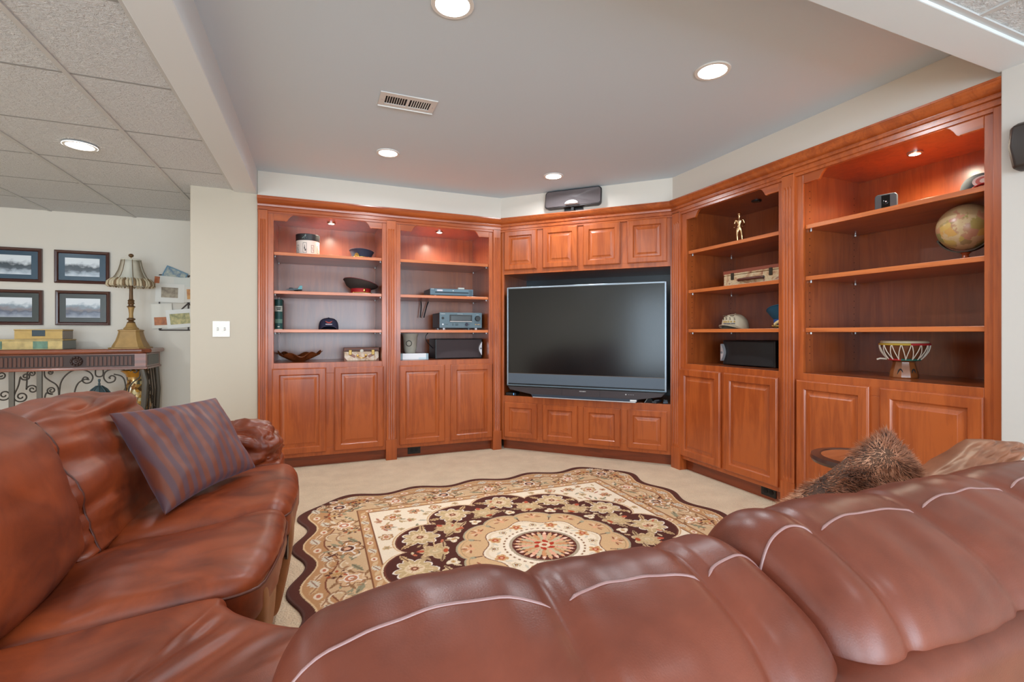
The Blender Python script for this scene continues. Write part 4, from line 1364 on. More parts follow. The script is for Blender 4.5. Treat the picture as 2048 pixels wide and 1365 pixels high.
def downlight(label, x, y, z, r, watts, bare=False):
    d = thing('recessed_light', label, 'ceiling light', (x, y, z), 0, 'recessed lights in the ceiling')
    mb = MB()
    mb.lathe([(r, -0.0005), (r, -0.004), (r * 0.97, -0.007), (r * 0.8, -0.007), (r * 0.78, -0.002), (r * 0.78, 0.0)], 40)
    mb.build('trim_ring', plain('white_ring', (232, 230, 226), 0.5), d, smooth=40)
    MB().lathe([(r * (0.99 if bare else 0.79), -0.006), (r * 0.5, -0.0085), (0.001, -0.009)], 40, cap1=True).build('lens', LENS, d, smooth=60)
    l = light('downlight_or_fill_lamp', 'AREA', (0, 0, -0.014), watts, WARM, r * 1.6, shape='DISK', spread=math.radians(168))
    l.parent = d
    return d


downlight('recessed light nearest above the sofa, cut by the top of the photo', 0.51, 1.908, ZC, 0.088, 10)
downlight('recessed light nearer to the right bookcases', 1.873, 1.886, ZC, 0.088, 10)
downlight('recessed light in front of the left bookcases, past the vent', 0.483, 3.658, ZC, 0.084, 10)
downlight('recessed light beside the speaker over the corner cabinet', 1.865, 3.661, ZC, 0.084, 10)
downlight('recessed light set in the tile ceiling, in front of the framed pictures', -1.363, 3.755, ZT - 0.002, 0.087, 2.5, True)
for k, (x, y) in enumerate([(-1.36, 1.1), (-1.36, -1.5), (1.3, -0.3), (1.3, -2.4), (-3.0, 3.75), (-3.0, 0.6)]):  # unseen fill lamps without fixtures, added to brighten the rest of the room
    light('downlight_or_fill_lamp', 'AREA', (x, y, ZT - 0.02), 18 if x < -2 else 3, WARM, 0.14, shape='DISK', spread=math.radians(168))

vt = thing('ceiling_vent', 'white slotted air vent in the drywall ceiling', 'vent', (0.485, 2.82, ZC), 0)
VW = plain('vent_white', (222, 220, 217), 0.5)
hx, hy = 0.162, 0.083
mb = MB()
mb.box(-hx, -0.128, -hy, hy, -0.006, 0).box(0.128, hx, -hy, hy, -0.006, 0).box(-0.128, 0.128, -hy, -0.045, -0.006, 0).box(-0.128, 0.128, 0.045, hy, -0.006, 0).box(-0.008, 0.008, -0.045, 0.045, -0.006, 0)
mb.box(-hx, hx, hy - 0.006, hy, -0.012, 0)
mb.build('frame', VW, vt, bevel=0.002)
MB().box(-0.128, 0.128, -0.045, 0.045, -0.0015, -0.0005).build('duct_opening', plain('duct_dark', (24, 22, 22), 0.9), vt)
for g in (-1, 1):
    for k in range(8):
        x = g * (0.022 + k * 0.0135)
        mb = MB()
        mb.M = Matrix.Translation((x, 0, -0.004)) @ Matrix.Rotation(g * 0.5, 4, 'Y')
        mb.box(-0.0028, 0.0028, -0.045, 0.045, -0.0006, 0.0006)
        mb.build('slat', VW, vt)
for sx in (-0.145, 0.145):
    MB().lathe([(0.004, -0.008), (0.004, -0.005)], 8, (sx, 0, 0)).build('screw', SILVER, vt)

# ------------------------------------------------------------------ room beyond: pictures, console table, lamp, boxes, vase, memo board
FRAMEW = plain('mahogany_frame', (74, 38, 30), 0.3, coat=0.4)
GLASS_PIC = {}


def picture_mat(name, kind):
    m, nt, b = nodes_of(name)
    tc = NN(nt, 'ShaderNodeTexCoord')
    sep = NN(nt, 'ShaderNodeSeparateXYZ')
    nt.links.new(tc.outputs['Generated'], sep.inputs[0])
    n = noise_node(nt, 3.2, 3, 0.5, 0.2, obj_coords(nt, (5, 5, 8)))
    # bands from bottom to top: snow or street, dark building mass, pale sky
    a = NN(nt, 'ShaderNodeMath', operation='MULTIPLY_ADD')
    nt.links.new(n.outputs['Fac'], a.inputs[0])
    a.inputs[1].default_value = 0.55
    nt.links.new(sep.outputs['Z'], a.inputs[2])
    if kind == 'snow':
        st = [(0.22, srgb(212, 220, 228)), (0.42, srgb(176, 188, 200)), (0.58, srgb(92, 102, 112)), (0.78, srgb(70, 80, 88)), (0.95, srgb(206, 212, 218)), (1.2 if False else 1.0, srgb(224, 230, 234))]
    else:
        st = [(0.2, srgb(176, 180, 190)), (0.42, srgb(140, 148, 164)), (0.55, srgb(104, 110, 126)), (0.7, srgb(146, 138, 140)), (0.85, srgb(150, 164, 176)), (1.0, srgb(228, 232, 236))]
    nt.links.new(ramp(nt, a.outputs[0], st), b.inputs['Base Color'])
    b.inputs['Roughness'].default_value = 0.25
    return m


def picture(label, x, z, W, H, matc, kind):
    r = thing('framed_picture', label, 'picture', (x, Y1 - 0.002, z), 0, 'framed pictures on the far wall')
    fw = 0.03

    def ring(ins, d):
        return [(-W + ins, -d, -H + ins), (W - ins, -d, -H + ins), (W - ins, -d, H - ins), (-W + ins, -d, H - ins)]
    MB().rings([ring(0, 0), ring(0, 0.022), ring(0.006, 0.026), (ring(fw - 0.01, 0.022)), ring(fw - 0.006, 0.025), ring(fw, 0.014), ring(fw, 0.0)], False, False).build('frame', FRAMEW, r, smooth=20)
    MB().box(-W + fw, W - fw, -0.012, 0, -H + fw, H - fw).build('mat_board', plain('mat_' + str(matc), matc, 0.25, coat=0.5), r)
    MB().box(-W * 0.63, W * 0.63, -0.0135, -0.011, -H * 0.56, H * 0.56).build('print', picture_mat('blurred_print_' + kind + str(round(x, 2)), kind), r)
    return r


picture('framed snowy building print with deep blue mat, nearest the lamp, upper row', -2.118, 1.793, 0.211, 0.158, (46, 76, 96), 'snow')
picture('framed blurred street print with grey green mat, lower row by the lamp', -2.112, 1.397, 0.209, 0.166, (58, 66, 68), 'street')
picture('framed snowy building print cut by the left photo edge, upper row', -2.632, 1.793, 0.211, 0.160, (50, 78, 98), 'snow')
picture('framed blurred street print cut by the left photo edge, lower row', -2.626, 1.395, 0.211, 0.164, (56, 66, 66), 'street')

# console table
ct = thing('console_table', 'carved dark wood console table with grey scrolled iron base', 'table', (-2.42, 5.45, 0), 0)
CW = wood('mahogany_console', 'x', srgb(82, 40, 26), srgb(138, 72, 46), 0.25, 0.5)
CWD = plain('dark_carving', (58, 36, 30), 0.5)
CWF = plain('carved_flute_wood', (92, 54, 40), 0.45)
IRON = plain('pewter_iron', (104, 98, 90), 0.45, 0.7)
IRONK = plain('dark_scroll_iron', (70, 62, 54), 0.5, 0.6)
XR, XLc = 0.93, -0.93
top = []
for z, o in ((0.965, 0.012), (0.972, 0.03), (0.985, 0.036), (1.0, 0.034), (1.008, 0.026)):
    top.append([(XLc - o, -o, z), (XR - 0.04 + o * 0.4, -o, z), (XR + o, 0.04 - o * 0.4, z), (XR + o, 0.42, z), (XLc - o, 0.42, z)])
MB().rings(top).build('table_top', CW, ct, smooth=25)
MB().box(XLc, XR, 0, 0.42, 0.835, 0.965).build('apron', CW, ct, bevel=0.003)
MB().box(XLc - 0.012, XR + 0.012, -0.012, 0.42, 0.818, 0.838).build('lower_moulding', CW, ct, bevel=0.004)
MB().box(XR, XR + 0.004, 0.05, 0.37, 0.853, 0.95).build('side_panel', plain('grey_side_panel', (112, 112, 108), 0.5), ct, bevel=0.002)
MB().box(-0.11, 0.84, -0.003, 0.0, 0.846, 0.955).build('carved_panel', CWD, ct)
for k in range(15):
    x = -0.085 + k * 0.0285
    if k > 14: break
    fl_ = MB().prism([(x - 0.009, 0.858), (x + 0.009, 0.858)] + [(x + 0.009 * math.cos(PI * q / 6), 0.932 + 0.009 * math.sin(PI * q / 6)) for q in range(7)], -0.009, -0.002, 'y').build('carved_flute', CWF, ct)
for k in range(11):
    x = 0.50 + k * 0.031
    MB().prism([(x - 0.009, 0.858), (x + 0.009, 0.858)] + [(x + 0.009 * math.cos(PI * q / 6), 0.932 + 0.009 * math.sin(PI * q / 6)) for q in range(7)], -0.009, -0.002, 'y').build('carved_flute', CWF, ct)
for k in range(4):
    x = -0.22 + k * 0.03
    MB().prism([(x - 0.008, 0.862), (x + 0.008, 0.862), (x + 0.008, 0.94), (x - 0.008, 0.94)], -0.006, 0.0, 'y').build('carved_flute', CWD, ct)
rz_ = MB().lathe([(0.046, 0), (0.046, 0.006), (0.038, 0.012), (0.03, 0.008), (0.022, 0.014), (0.012, 0.012), (0.008, 0.018), (0.0005, 0.02)], 24).build('rosette', CWD, ct, smooth=30)
rz_.matrix_local = face_front(0.418, -0.003, 0.9)
for k in range(10):
    a = 2 * PI * k / 10
    MB().ball((0.418 + 0.036 * math.cos(a), -0.014, 0.9 + 0.036 * math.sin(a)), 0.010, 6).build('rosette_petal', CWD, ct)


def spiral(cx, cz, r0, r1, a0, turns, n=40):
    return [(cx + (r0 + (r1 - r0) * k / n) * math.cos(a0 + turns * 2 * PI * k / n), 0.02, cz + (r0 + (r1 - r0) * k / n) * math.sin(a0 + turns * 2 * PI * k / n)) for k in range(n + 1)]


def smooth_path(P_, n=8):
    P_ = [Vector((p[0], 0.02, p[1])) for p in P_]
    c = []
    for i in range(len(P_) - 1):
        p0, p1, p2, p3 = P_[max(i - 1, 0)], P_[i], P_[i + 1], P_[min(i + 2, len(P_) - 1)]
        for k in range(n):
            t_ = k / n
            c.append(0.5 * ((2 * p1) + (-p0 + p2) * t_ + (2 * p0 - 5 * p1 + 4 * p2 - p3) * t_ ** 2 + (-p0 + 3 * p1 - 3 * p2 + p3) * t_ ** 3))
    c.append(P_[-1])
    return [tuple(p) for p in c]


def scroll(pts, r=0.006):
    return MB().tube(pts, r, 6).build('iron_scroll', IRONK, ct, smooth=60)


def S_scroll(x0, z0, r0, x1, z1, r1, flip=1):
    """two spirals joined by a sweeping stem"""
    a = spiral(x0, z0, r0 * 0.15, r0, 0, -1.5 * flip)
    b_ = spiral(x1, z1, r1, r1 * 0.15, PI, 1.5 * flip)
    pa, pb = a[-1], b_[0]
    mid = [(pa[0], pa[2]), (pa[0] * 0.7 + pb[0] * 0.3, pa[2] * 0.55 + pb[2] * 0.45), (pb[0] * 0.7 + pa[0] * 0.3, pb[2] * 0.75 + pa[2] * 0.25), (pb[0], pb[2])]
    scroll(a + smooth_path(mid)[1:-1] + b_)


for xb in (-0.03, 0.155, -0.78, -0.6):
    MB().box(xb - 0.018, xb + 0.018, 0.008, 0.03, 0.1, 0.82).build('iron_bar', IRON, ct, bevel=0.003)
# scrolls between and beside the bars (x, z relative to table)
for (x0_, z0_, r0_, x1_, z1_, r1_, fl_) in [(-0.10, 0.79, 0.035, -0.08, 0.62, 0.05, 1), (0.06, 0.775, 0.035, 0.03, 0.60, 0.05, 1), (0.10, 0.80, 0.03, 0.105, 0.66, 0.04, -1), (-0.2, 0.62, 0.045, -0.14, 0.8, 0.035, -1),
                                            (-0.35, 0.78, 0.04, -0.3, 0.6, 0.05, 1), (-0.48, 0.62, 0.05, -0.42, 0.79, 0.035, -1)]:
    S_scroll(x0_, z0_, r0_, x1_, z1_, r1_, fl_)
scroll(smooth_path([(0.185, 0.82), (0.19, 0.77), (0.22, 0.735), (0.27, 0.69), (0.285, 0.62), (0.285, 0.45)]))
scroll(spiral(0.225, 0.805, 0.004, 0.022, 0, 1.3))
scroll(spiral(0.235, 0.645, 0.006, 0.034, 1.2, 1.6) + smooth_path([(0.20, 0.63), (0.19, 0.57), (0.23, 0.48)])[1:])
scroll(smooth_path([(0.29, 0.45), (0.29, 0.64), (0.31, 0.74), (0.37, 0.81), (0.44, 0.825), (0.50, 0.80), (0.525, 0.755), (0.51, 0.71), (0.475, 0.70), (0.45, 0.725), (0.465, 0.755), (0.49, 0.745), (0.483, 0.73)]))
scroll(smooth_path([(0.39, 0.5), (0.395, 0.62), (0.42, 0.7), (0.47, 0.735), (0.5, 0.73)]))
scroll(smooth_path([(0.545, 0.82), (0.545, 0.775), (0.56, 0.757), (0.585, 0.757), (0.6, 0.775), (0.6, 0.82)]))
scroll(smooth_path([(0.76, 0.815), (0.68, 0.825), (0.62, 0.80), (0.605, 0.745), (0.635, 0.70), (0.68, 0.71), (0.69, 0.745), (0.665, 0.762), (0.645, 0.745), (0.655, 0.735)]))
scroll(smooth_path([(0.68, 0.775), (0.74, 0.75), (0.765, 0.68), (0.77, 0.5)]))
scroll(smooth_path([(0.80, 0.8), (0.83, 0.82), (0.855, 0.80), (0.84, 0.785), (0.825, 0.795)]))
scroll(smooth_path([(0.875, 0.8), (0.87, 0.74), (0.82, 0.69), (0.79, 0.63), (0.80, 0.5)]))
lg = MB().tube([(0.89, 0.03, 0.82), (0.915, 0.03, 0.7), (0.905, 0.03, 0.5), (0.88, 0.03, 0.3), (0.9, 0.03, 0.0)], [0.022, 0.026, 0.024, 0.02, 0.026], 8).build('leg', IRON, ct, smooth=40)
MB().tube([(-0.89, 0.03, 0.82), (-0.915, 0.03, 0.7), (-0.905, 0.03, 0.5), (-0.88, 0.03, 0.3), (-0.9, 0.03, 0.0)], [0.022, 0.026, 0.024, 0.02, 0.026], 8).build('leg', IRON, ct, smooth=40)
MB().tube([(0.91, 0.38, 0.82), (0.925, 0.38, 0.6), (0.91, 0.38, 0.3), (0.92, 0.38, 0.0)], 0.022, 8).build('leg', IRON, ct, smooth=40)
MB().tube([(-0.91, 0.38, 0.82), (-0.925, 0.38, 0.6), (-0.91, 0.38, 0.3), (-0.92, 0.38, 0.0)], 0.022, 8).build('leg', IRON, ct, smooth=40)
MB().box(-0.9, 0.9, 0.012, 0.028, 0.1, 0.125).build('lower_rail', IRON, ct, bevel=0.003)
MB().box(-0.9, 0.9, 0.36, 0.38, 0.1, 0.125).build('lower_rail', IRON, ct, bevel=0.003)
for q in (0, 1, 2, 3):
    yy = 0.1 + q * 0.075
    s_ = spiral(0, 0.73 - q * 0.11, 0.006, 0.045, q, 1.5)
    MB().tube([(0.915, yy + p[0], p[2]) for p in s_], 0.006, 6).build('iron_scroll', IRONK, ct, smooth=60)
    MB().tube([(0.915, yy - 0.03, 0.82), (0.92, yy + 0.02, 0.6), (0.915, yy, 0.35)], 0.007, 6).build('iron_scroll', IRONK, ct, smooth=60)
# fluted pendant ornament under the scrolls
ORN = plain('verdigris_iron', (72, 88, 92), 0.5, 0.4)
mb = MB().lathe([(0.008, 0.135), (0.01, 0.12), (0.006, 0.105), (0.01, 0.09), (0.008, 0.075), (0.03, 0.065), (0.058, 0.035), (0.078, 0.0), (0.07, -0.02), (0.001, -0.02)], 16, (0.572, 0.02, 0.60))
orn = mb.build('pendant_ornament', ORN, ct, smooth=20)
for k in range(10):
    a = 2 * PI * k / 10
    MB().tube([(0.572 + 0.02 * math.cos(a), 0.02 + 0.02 * math.sin(a), 0.672), (0.572 + 0.06 * math.cos(a), 0.02 + 0.06 * math.sin(a), 0.638), (0.572 + 0.083 * math.cos(a), 0.02 + 0.083 * math.sin(a), 0.6)], 0.005, 5).build('flute_rib', ORN, orn, smooth=60)

# lamp
lp = thing('table_lamp', 'gilded table lamp with cream bell shade and ruffled fringe', 'lamp', (-1.655, 5.62, 1.0082), 0)
GILT = plain('antique_gilt', (170, 134, 80), 0.5, 0.15, var=0.18)
GILTD = plain('dark_gilt', (104, 74, 44), 0.45, 0.3, var=0.2)
mb = MB()
rs = []
for hw, z in ((0.145, 0.0), (0.145, 0.01), (0.125, 0.014), (0.12, 0.03), (0.10, 0.075), (0.088, 0.12), (0.08, 0.162), (0.086, 0.165), (0.086, 0.175), (0.06, 0.182)):
    c_ = hw * 0.72
    rs.append([(-hw, -c_, z), (-c_, -hw, z), (c_, -hw, z), (hw, -c_, z), (hw, c_, z), (c_, hw, z), (-c_, hw, z), (-hw, c_, z)])
mb.rings(rs)
mb.build('base', GILT, lp, smooth=15)
MB().lathe([(0.058, 0.178), (0.06, 0.19), (0.045, 0.205), (0.034, 0.235), (0.030, 0.245)], 24).build('base_cup', GILT, lp, smooth=30)
MB().lathe([(0.034, 0.243), (0.03, 0.25), (0.018, 0.262), (0.033, 0.275), (0.034, 0.282), (0.02, 0.292)], 24).build('collar', GILTD, lp, smooth=30)
MB().lathe([(0.018, 0.29), (0.016, 0.33), (0.022, 0.375), (0.028, 0.395)], 24).build('column', GILT, lp, smooth=40)
MB().lathe([(0.032, 0.393), (0.034, 0.40), (0.02, 0.41), (0.02, 0.42), (0.028, 0.43), (0.022, 0.445), (0.028, 0.455), (0.016, 0.47), (0.014, 0.56), (0.016, 0.6)], 20).build('stem', GILTD, lp, smooth=30)
MB().tube([(0, 0, 0.6), (0, 0, 0.87)], 0.004, 6).build('harp_rod', BRASS, lp)
SHADE = plain('cream_shade', (214, 210, 196), 0.7)
rs = []
ns = 8
prof = [(0.075, 0.845), (0.082, 0.80), (0.096, 0.745), (0.12, 0.69), (0.152, 0.645), (0.168, 0.60)]
for k in range(ns):
    a0, a1 = 2 * PI * (k + 0.5) / ns, 2 * PI * (k + 1.5) / ns
    vs = []
    for r_, z in prof:
        vs += [(r_ * math.cos(a0), r_ * math.sin(a0), z), (r_ * math.cos(a1), r_ * math.sin(a1), z)]
    fs = [(2 * i, 2 * i + 1, 2 * i + 3, 2 * i + 2) for i in range(len(prof) - 1)]
    pnl = MB().add(vs, fs).build('shade_panel', SHADE if k % 2 else plain('taupe_shade', (196, 186, 166), 0.7), lp, smooth=40)
    sd = pnl.modifiers.new('thick', 'SOLIDIFY')
    sd.thickness = 0.003
    MB().tube([(r_ * math.cos(a0), r_ * math.sin(a0), z) for r_, z in prof], 0.003, 6).build('shade_seam', plain('seam_brown', (120, 100, 74), 0.6), lp, smooth=60)
FR1 = plain('fringe_cream', (196, 180, 150), 0.7, var=0.15)
FR2 = plain('fringe_brown', (126, 100, 70), 0.7, var=0.2)
for k in range(44):
    a = 2 * PI * k / 44
    R0_, R1_ = 0.147, 0.178
    sw_ = rnd.uniform(-0.05, 0.05)
    MB().tube([(R0_ * math.cos(a), R0_ * math.sin(a), 0.662), ((R1_ - 0.006) * math.cos(a + sw_), (R1_ - 0.006) * math.sin(a + sw_), 0.63), (R1_ * math.cos(a + sw_ * 0.4), R1_ * math.sin(a + sw_ * 0.4), 0.598), ((R1_ - 0.008) * math.cos(a), (R1_ - 0.008) * math.sin(a), 0.586)], [0.006, 0.013, 0.012, 0.005], 6).build('fringe_ruffle', FR1 if k % 3 else FR2, lp, smooth=60)
MB().lathe([(0.077, 0.84), (0.08, 0.848), (0.074, 0.852), (0.001, 0.852)], 32).build('shade_cap', SHADE, lp, smooth=40)
MB().ball((0, 0, 0.888), 0.021, 14, 0.85).build('finial', GILTD, lp, smooth=60)

# boxes on the console

def deco_box(label, x, z, W, H, Dp, front, side, clasp, kind):
    r = thing('keepsake_box', label, 'box', (x, 5.50, z), 0, None)
    MB().box(-W, W, 0.002, Dp, 0, H).build('body', side, r, bevel=0.004)
    MB().box(-W + 0.002, W - 0.002, 0, 0.004, 0.002, H - 0.002).build('front_face', front, r)
    MB().box(-W - 0.003, W + 0.003, -0.003, Dp + 0.002, H, H + 0.012).build('lid', front, r, bevel=0.004)
    if clasp:
        MB().box(-0.045, 0.045, -0.005, 0.0, H * 0.35, H + 0.006).build('clasp', plain('dark_pewter_clasp', (62, 72, 78), 0.4, 0.6), r, bevel=0.003)
    else:
        for x_ in (-W * 0.35, W * 0.55):
            MB().box(x_ - 0.05, x_ + 0.05, -0.003, 0.0, 0.006, H - 0.006).build('floral_patch', plain('floral_teal', (96, 124, 104), 0.6, var=0.5), r)
    return r


deco_box('floral patterned keepsake box lying at the bottom of the pair', -2.46, 1.0085, 0.34, 0.078, 0.26, plain('gold_floral_paper', (196, 170, 110), 0.55, var=0.35), plain('grey_sage_side', (148, 154, 148), 0.6), False, 0)
deco_box('plain gold keepsake box with dark clasp, topmost of the pair', -2.285, 1.1, 0.165, 0.075, 0.2, plain('gold_paper', (190, 156, 88), 0.5, var=0.12), plain('grey_taupe_side', (158, 150, 140), 0.6), True, 1)

# vase under the table
vs_ = thing('floor_vase', 'amber mosaic vase with flared rim under the console table', 'vase', (-1.625, 5.62, 0.0), 0)
m, nt, b = nodes_of('amber_mosaic')
vor = NN(nt, 'ShaderNodeTexVoronoi')
vor.inputs['Scale'].default_value = 38
nt.links.new(obj_coords(nt), vor.inputs['Vector'])
sep = NN(nt, 'ShaderNodeSeparateColor')
nt.links.new(vor.outputs['Color'], sep.inputs[0])
nt.links.new(ramp(nt, sep.outputs[0], [(0, srgb(70, 58, 40)), (0.3, srgb(150, 96, 38)), (0.55, srgb(92, 96, 84)), (0.75, srgb(206, 150, 64)), (0.95, srgb(226, 208, 160))]), b.inputs['Base Color'])
b.inputs['Roughness'].default_value = 0.2
b.inputs['Metallic'].default_value = 0.3
MB().lathe([(0.08, 0), (0.09, 0.02), (0.075, 0.08), (0.10, 0.28), (0.128, 0.45), (0.12, 0.55), (0.08, 0.63), (0.06, 0.68), (0.065, 0.74)], 36, cap1=False).build('body', m, vs_, smooth=50)
MB().lathe([(0.064, 0.735), (0.075, 0.765), (0.105, 0.79), (0.108, 0.798), (0.098, 0.795), (0.068, 0.765), (0.058, 0.735)], 36, cap0=False, cap1=False).build('flared_rim', plain('amber_glaze', (196, 134, 44), 0.2, 0.3), vs_, smooth=50)

# memo board with cards
bo = thing('memo_board', 'dark wire memo board on the far wall, half hidden by the wall end', 'board', (-1.30, Y1 - 0.004, 1.48), 0)
WIRE = plain('dark_wire', (66, 54, 50), 0.5)
mb = MB()
for p0, p1 in (((-0.2, -0.295), (0.3, -0.295)), ((-0.2, 0.27), (0.3, 0.27)), ((-0.2, -0.295), (-0.2, 0.27)), ((0.3, -0.295), (0.3, 0.27)), ((-0.2, -0.295), (0.3, 0.27)), ((-0.2, 0.27), (0.3, -0.295)), ((-0.2, 0.0), (0.3, 0.0)), ((0.05, -0.295), (0.05, 0.27))):
    mb.tube([(p0[0], -0.006, p0[1]), (p1[0], -0.006, p1[1])], 0.006, 6)
mb.build('wire_frame', WIRE, bo, smooth=60)


def memo_card(label, x, z, W, H, turn, base, cols, dy):
    r = thing('memo_card', label, 'card', (x, Y1 - 0.016 - dy, z), 0, 'cards on the memo board', rot=(0, turn, 0))
    MB().box(-W, W, 0, 0.002, -H, H).build('paper', plain('card_' + str(base), base, 0.6), r)
    if cols:
        (a0, a1, b0, b1), d, l = cols
        m, nt, b = nodes_of('card_print')
        n_ = noise_node(nt, 16, 4, 0.6, 0.3, obj_coords(nt))
        nt.links.new(ramp(nt, n_.outputs['Fac'], [(0.35, srgb(*d)), (0.65, srgb(*l))]), b.inputs['Base Color'])
        MB().box(a0 * W, a1 * W, -0.0008, 0.001, b0 * H, b1 * H).build('print', m, r)
    return r


OFFW = (222, 218, 208)
memo_card('tilted blue picture card at the top of the memo board', -1.365, 1.755, 0.10, 0.06, 0.42, (96, 136, 160), ((-0.9, 0.9, -0.85, 0.85), (70, 110, 140), (190, 190, 170)), 0.0)
memo_card('white card with orange corner on the memo board', -1.43, 1.675, 0.11, 0.062, 0.08, OFFW, ((-1, -0.6, -0.8, 0.8), (170, 80, 40), (206, 130, 80)), 0.004)
memo_card('blank white card at the upper right of the memo board', -1.27, 1.665, 0.10, 0.065, -0.05, (214, 214, 206), None, 0.006)
memo_card('white card with a brown building print, middle of the memo board', -1.405, 1.565, 0.125, 0.095, 0.03, (228, 224, 216), ((-0.6, 0.55, -0.5, 0.6), (118, 104, 86), (176, 160, 136)), 0.010)
memo_card('white card with an orange house print, half hidden by the wall end', -1.225, 1.555, 0.085, 0.08, -0.06, (220, 214, 204), ((-0.4, 0.9, -0.6, 0.7), (176, 104, 50), (214, 160, 90)), 0.008)
memo_card('white card with red orange landscape at the lower left of the board', -1.475, 1.33, 0.09, 0.125, -0.05, (226, 220, 208), ((-0.75, 0.5, -0.75, -0.1), (150, 84, 48), (200, 120, 66)), 0.006)
memo_card('white card with yellow green meadow print at the board bottom', -1.315, 1.305, 0.12, 0.095, -0.10, (228, 226, 220), ((-0.75, 0.7, -0.6, 0.55), (120, 124, 80), (206, 190, 130)), 0.012)

# ------------------------------------------------------------------ leather sectional
def softgrid(n):
    """surface of a cube as a welded grid, coordinates in [-1, 1]^3, denser near the edges"""
    t = np.sin(np.linspace(-1, 1, n + 1) * PI / 2)
    key, vs, fs = {}, [], []

    def vid(p):
        k = (round(p[0], 5), round(p[1], 5), round(p[2], 5))
        if k not in key:
            key[k] = len(vs)
            vs.append(p)
        return key[k]
    for ax in range(3):
        for sg in (-1, 1):
            for i in range(n):
                for j in range(n):
                    q = []
                    for (a, b_) in ((i, j), (i + 1, j), (i + 1, j + 1), (i, j + 1)):
                        p = [0, 0, 0]
                        p[ax] = float(sg)
                        p[(ax + 1) % 3] = float(t[a])
                        p[(ax + 2) % 3] = float(t[b_])
                        q.append(vid(tuple(p)))
                    fs.append(tuple(q) if sg > 0 else tuple(reversed(q)))
    return np.array(vs), fs


_grids = {}


def soft_coords(half, r, n):
    if n not in _grids: _grids[n] = softgrid(n)
    vs, fs = _grids[n]
    h = np.array(half)
    p = vs * h
    inner = np.clip(p, -(h - r), h - r)
    d = p - inner
    L = np.linalg.norm(d, axis=1)
    L[L == 0] = 1
    return inner + d / L[:, None] * np.minimum(r, np.linalg.norm(d, axis=1) * 99)[:, None], fs, vs


def softbody(name, half, r, fn, mat_, parent, n=22, wr=None, sub=1):
    """rounded box -> fn(normalised xyz in ~[-1,1]) -> world; wr = (amp, fx, fy, fz, seed) wrinkles along the normals"""
    p, fs, raw = soft_coords(half, r, n)
    q = p / np.array(half)
    W = [Vector(fn(*c)) for c in q]
    me = D.meshes.new(name)
    me.from_pydata([tuple(v) for v in W], [], fs)
    b = bmesh.new()
    b.from_mesh(me)
    bmesh.ops.recalc_face_normals(b, faces=b.faces)
    b.normal_update()
    if wr:
        for v in b.verts:
            a = 0.0
            for (amp, fx, fy, fz, sd) in wr:
                c = v.co
                k = noise.noise(Vector((c.x * fx + sd, c.y * fy - sd, c.z * fz + 2 * sd)))
                a += amp * (1 - abs(k) * 2.2 if amp < 0 else k * 1.6) if amp > 0 else -amp * (abs(k) * 2 - 0.6)
            v.co = v.co + v.normal * a
    b.to_mesh(me)
    b.free()
    me.polygons.foreach_set('use_smooth', [True] * len(me.polygons))
    me.materials.append(mat_)
    o = D.objects.new(name, me)
    COL.objects.link(o)
    o.parent = parent
    if sub:
        m_ = o.modifiers.new('sub', 'SUBSURF')
        m_.levels = m_.render_levels = sub
    return o


def quad_fn(c, z0, z1f, z1b, puff=0.03):
    """c = corners front-near, front-far, back-far, back-near; u +1 = front, v +1 = far, w +1 = top"""
    def fn(u, v, w):
        a, b_ = (u + 1) / 2, (v + 1) / 2
        x = (c[3][0] * (1 - b_) + c[2][0] * b_) * (1 - a) + (c[0][0] * (1 - b_) + c[1][0] * b_) * a
        y = (c[3][1] * (1 - b_) + c[2][1] * b_) * (1 - a) + (c[0][1] * (1 - b_) + c[1][1] * b_) * a
        zt = z1b + (z1f - z1b) * a
        z = z0 + (zt - z0) * (w + 1) / 2
        cu, cv = max(0, 1 - u * u), max(0, 1 - v * v)
        z += puff * (cu * cv) ** 0.6 * (w if w > 0 else 0)
        x += puff * 0.7 * (cv ** 0.8) * max(0, u) ** 3
        return (x, y, z)
    return fn


ls = thing('sectional_loveseat', 'brown leather two seat recliner section with pillow arm, left of the rug', 'sofa', (-0.5, 2.1, 0))
LSM = Matrix.Translation((0.5, -2.1, 0))


def to_ls(fn):
    return lambda u, v, w: tuple(Vector(fn(u, v, w)) + Vector((0.5, -2.1, 0)))


fA = quad_fn([(-0.150, 1.480), (-0.112, 2.005), (-0.74, 1.955), (-0.76, 1.395)], 0.33, 0.495, 0.445, 0.03)
softbody('seat_cushion', (0.3, 0.3, 0.09), 0.05, to_ls(fA), LEATHER, ls, 44, [(0.008, 7, 5, 5, 3.1), (-0.003, 5, 16, 10, 1.7)], 0)
fB = quad_fn([(-0.108, 2.012), (-0.112, 2.685), (-0.72, 2.66), (-0.74, 1.962)], 0.33, 0.500, 0.45, 0.035)
softbody('seat_cushion', (0.3, 0.33, 0.09), 0.06, to_ls(fB), LEATHER, ls, 44, [(0.008, 7, 5, 5, 9.1), (-0.003, 5, 16, 10, 4.7)], 0)


def welt_path(fn, pts):
    return [tuple(Vector(fn(*p)) + Vector((0.5, -2.1, 0))) for p in pts]


for fn, nm in ((fA, 1), (fB, 2)):
    pts = [(-0.95 + 1.8 * k / 20, -1.0, 0.42) for k in range(21)] + [(0.93, -0.985, 0.42), (0.975, -0.95, 0.42)] + [(1.0, -0.85 + 1.7 * k / 16, 0.42) for k in range(17)] + [(0.975, 0.95, 0.42)]
    MB().tube(welt_path(fn, pts), 0.0045, 6).build('piping', PIPING, ls, smooth=60)


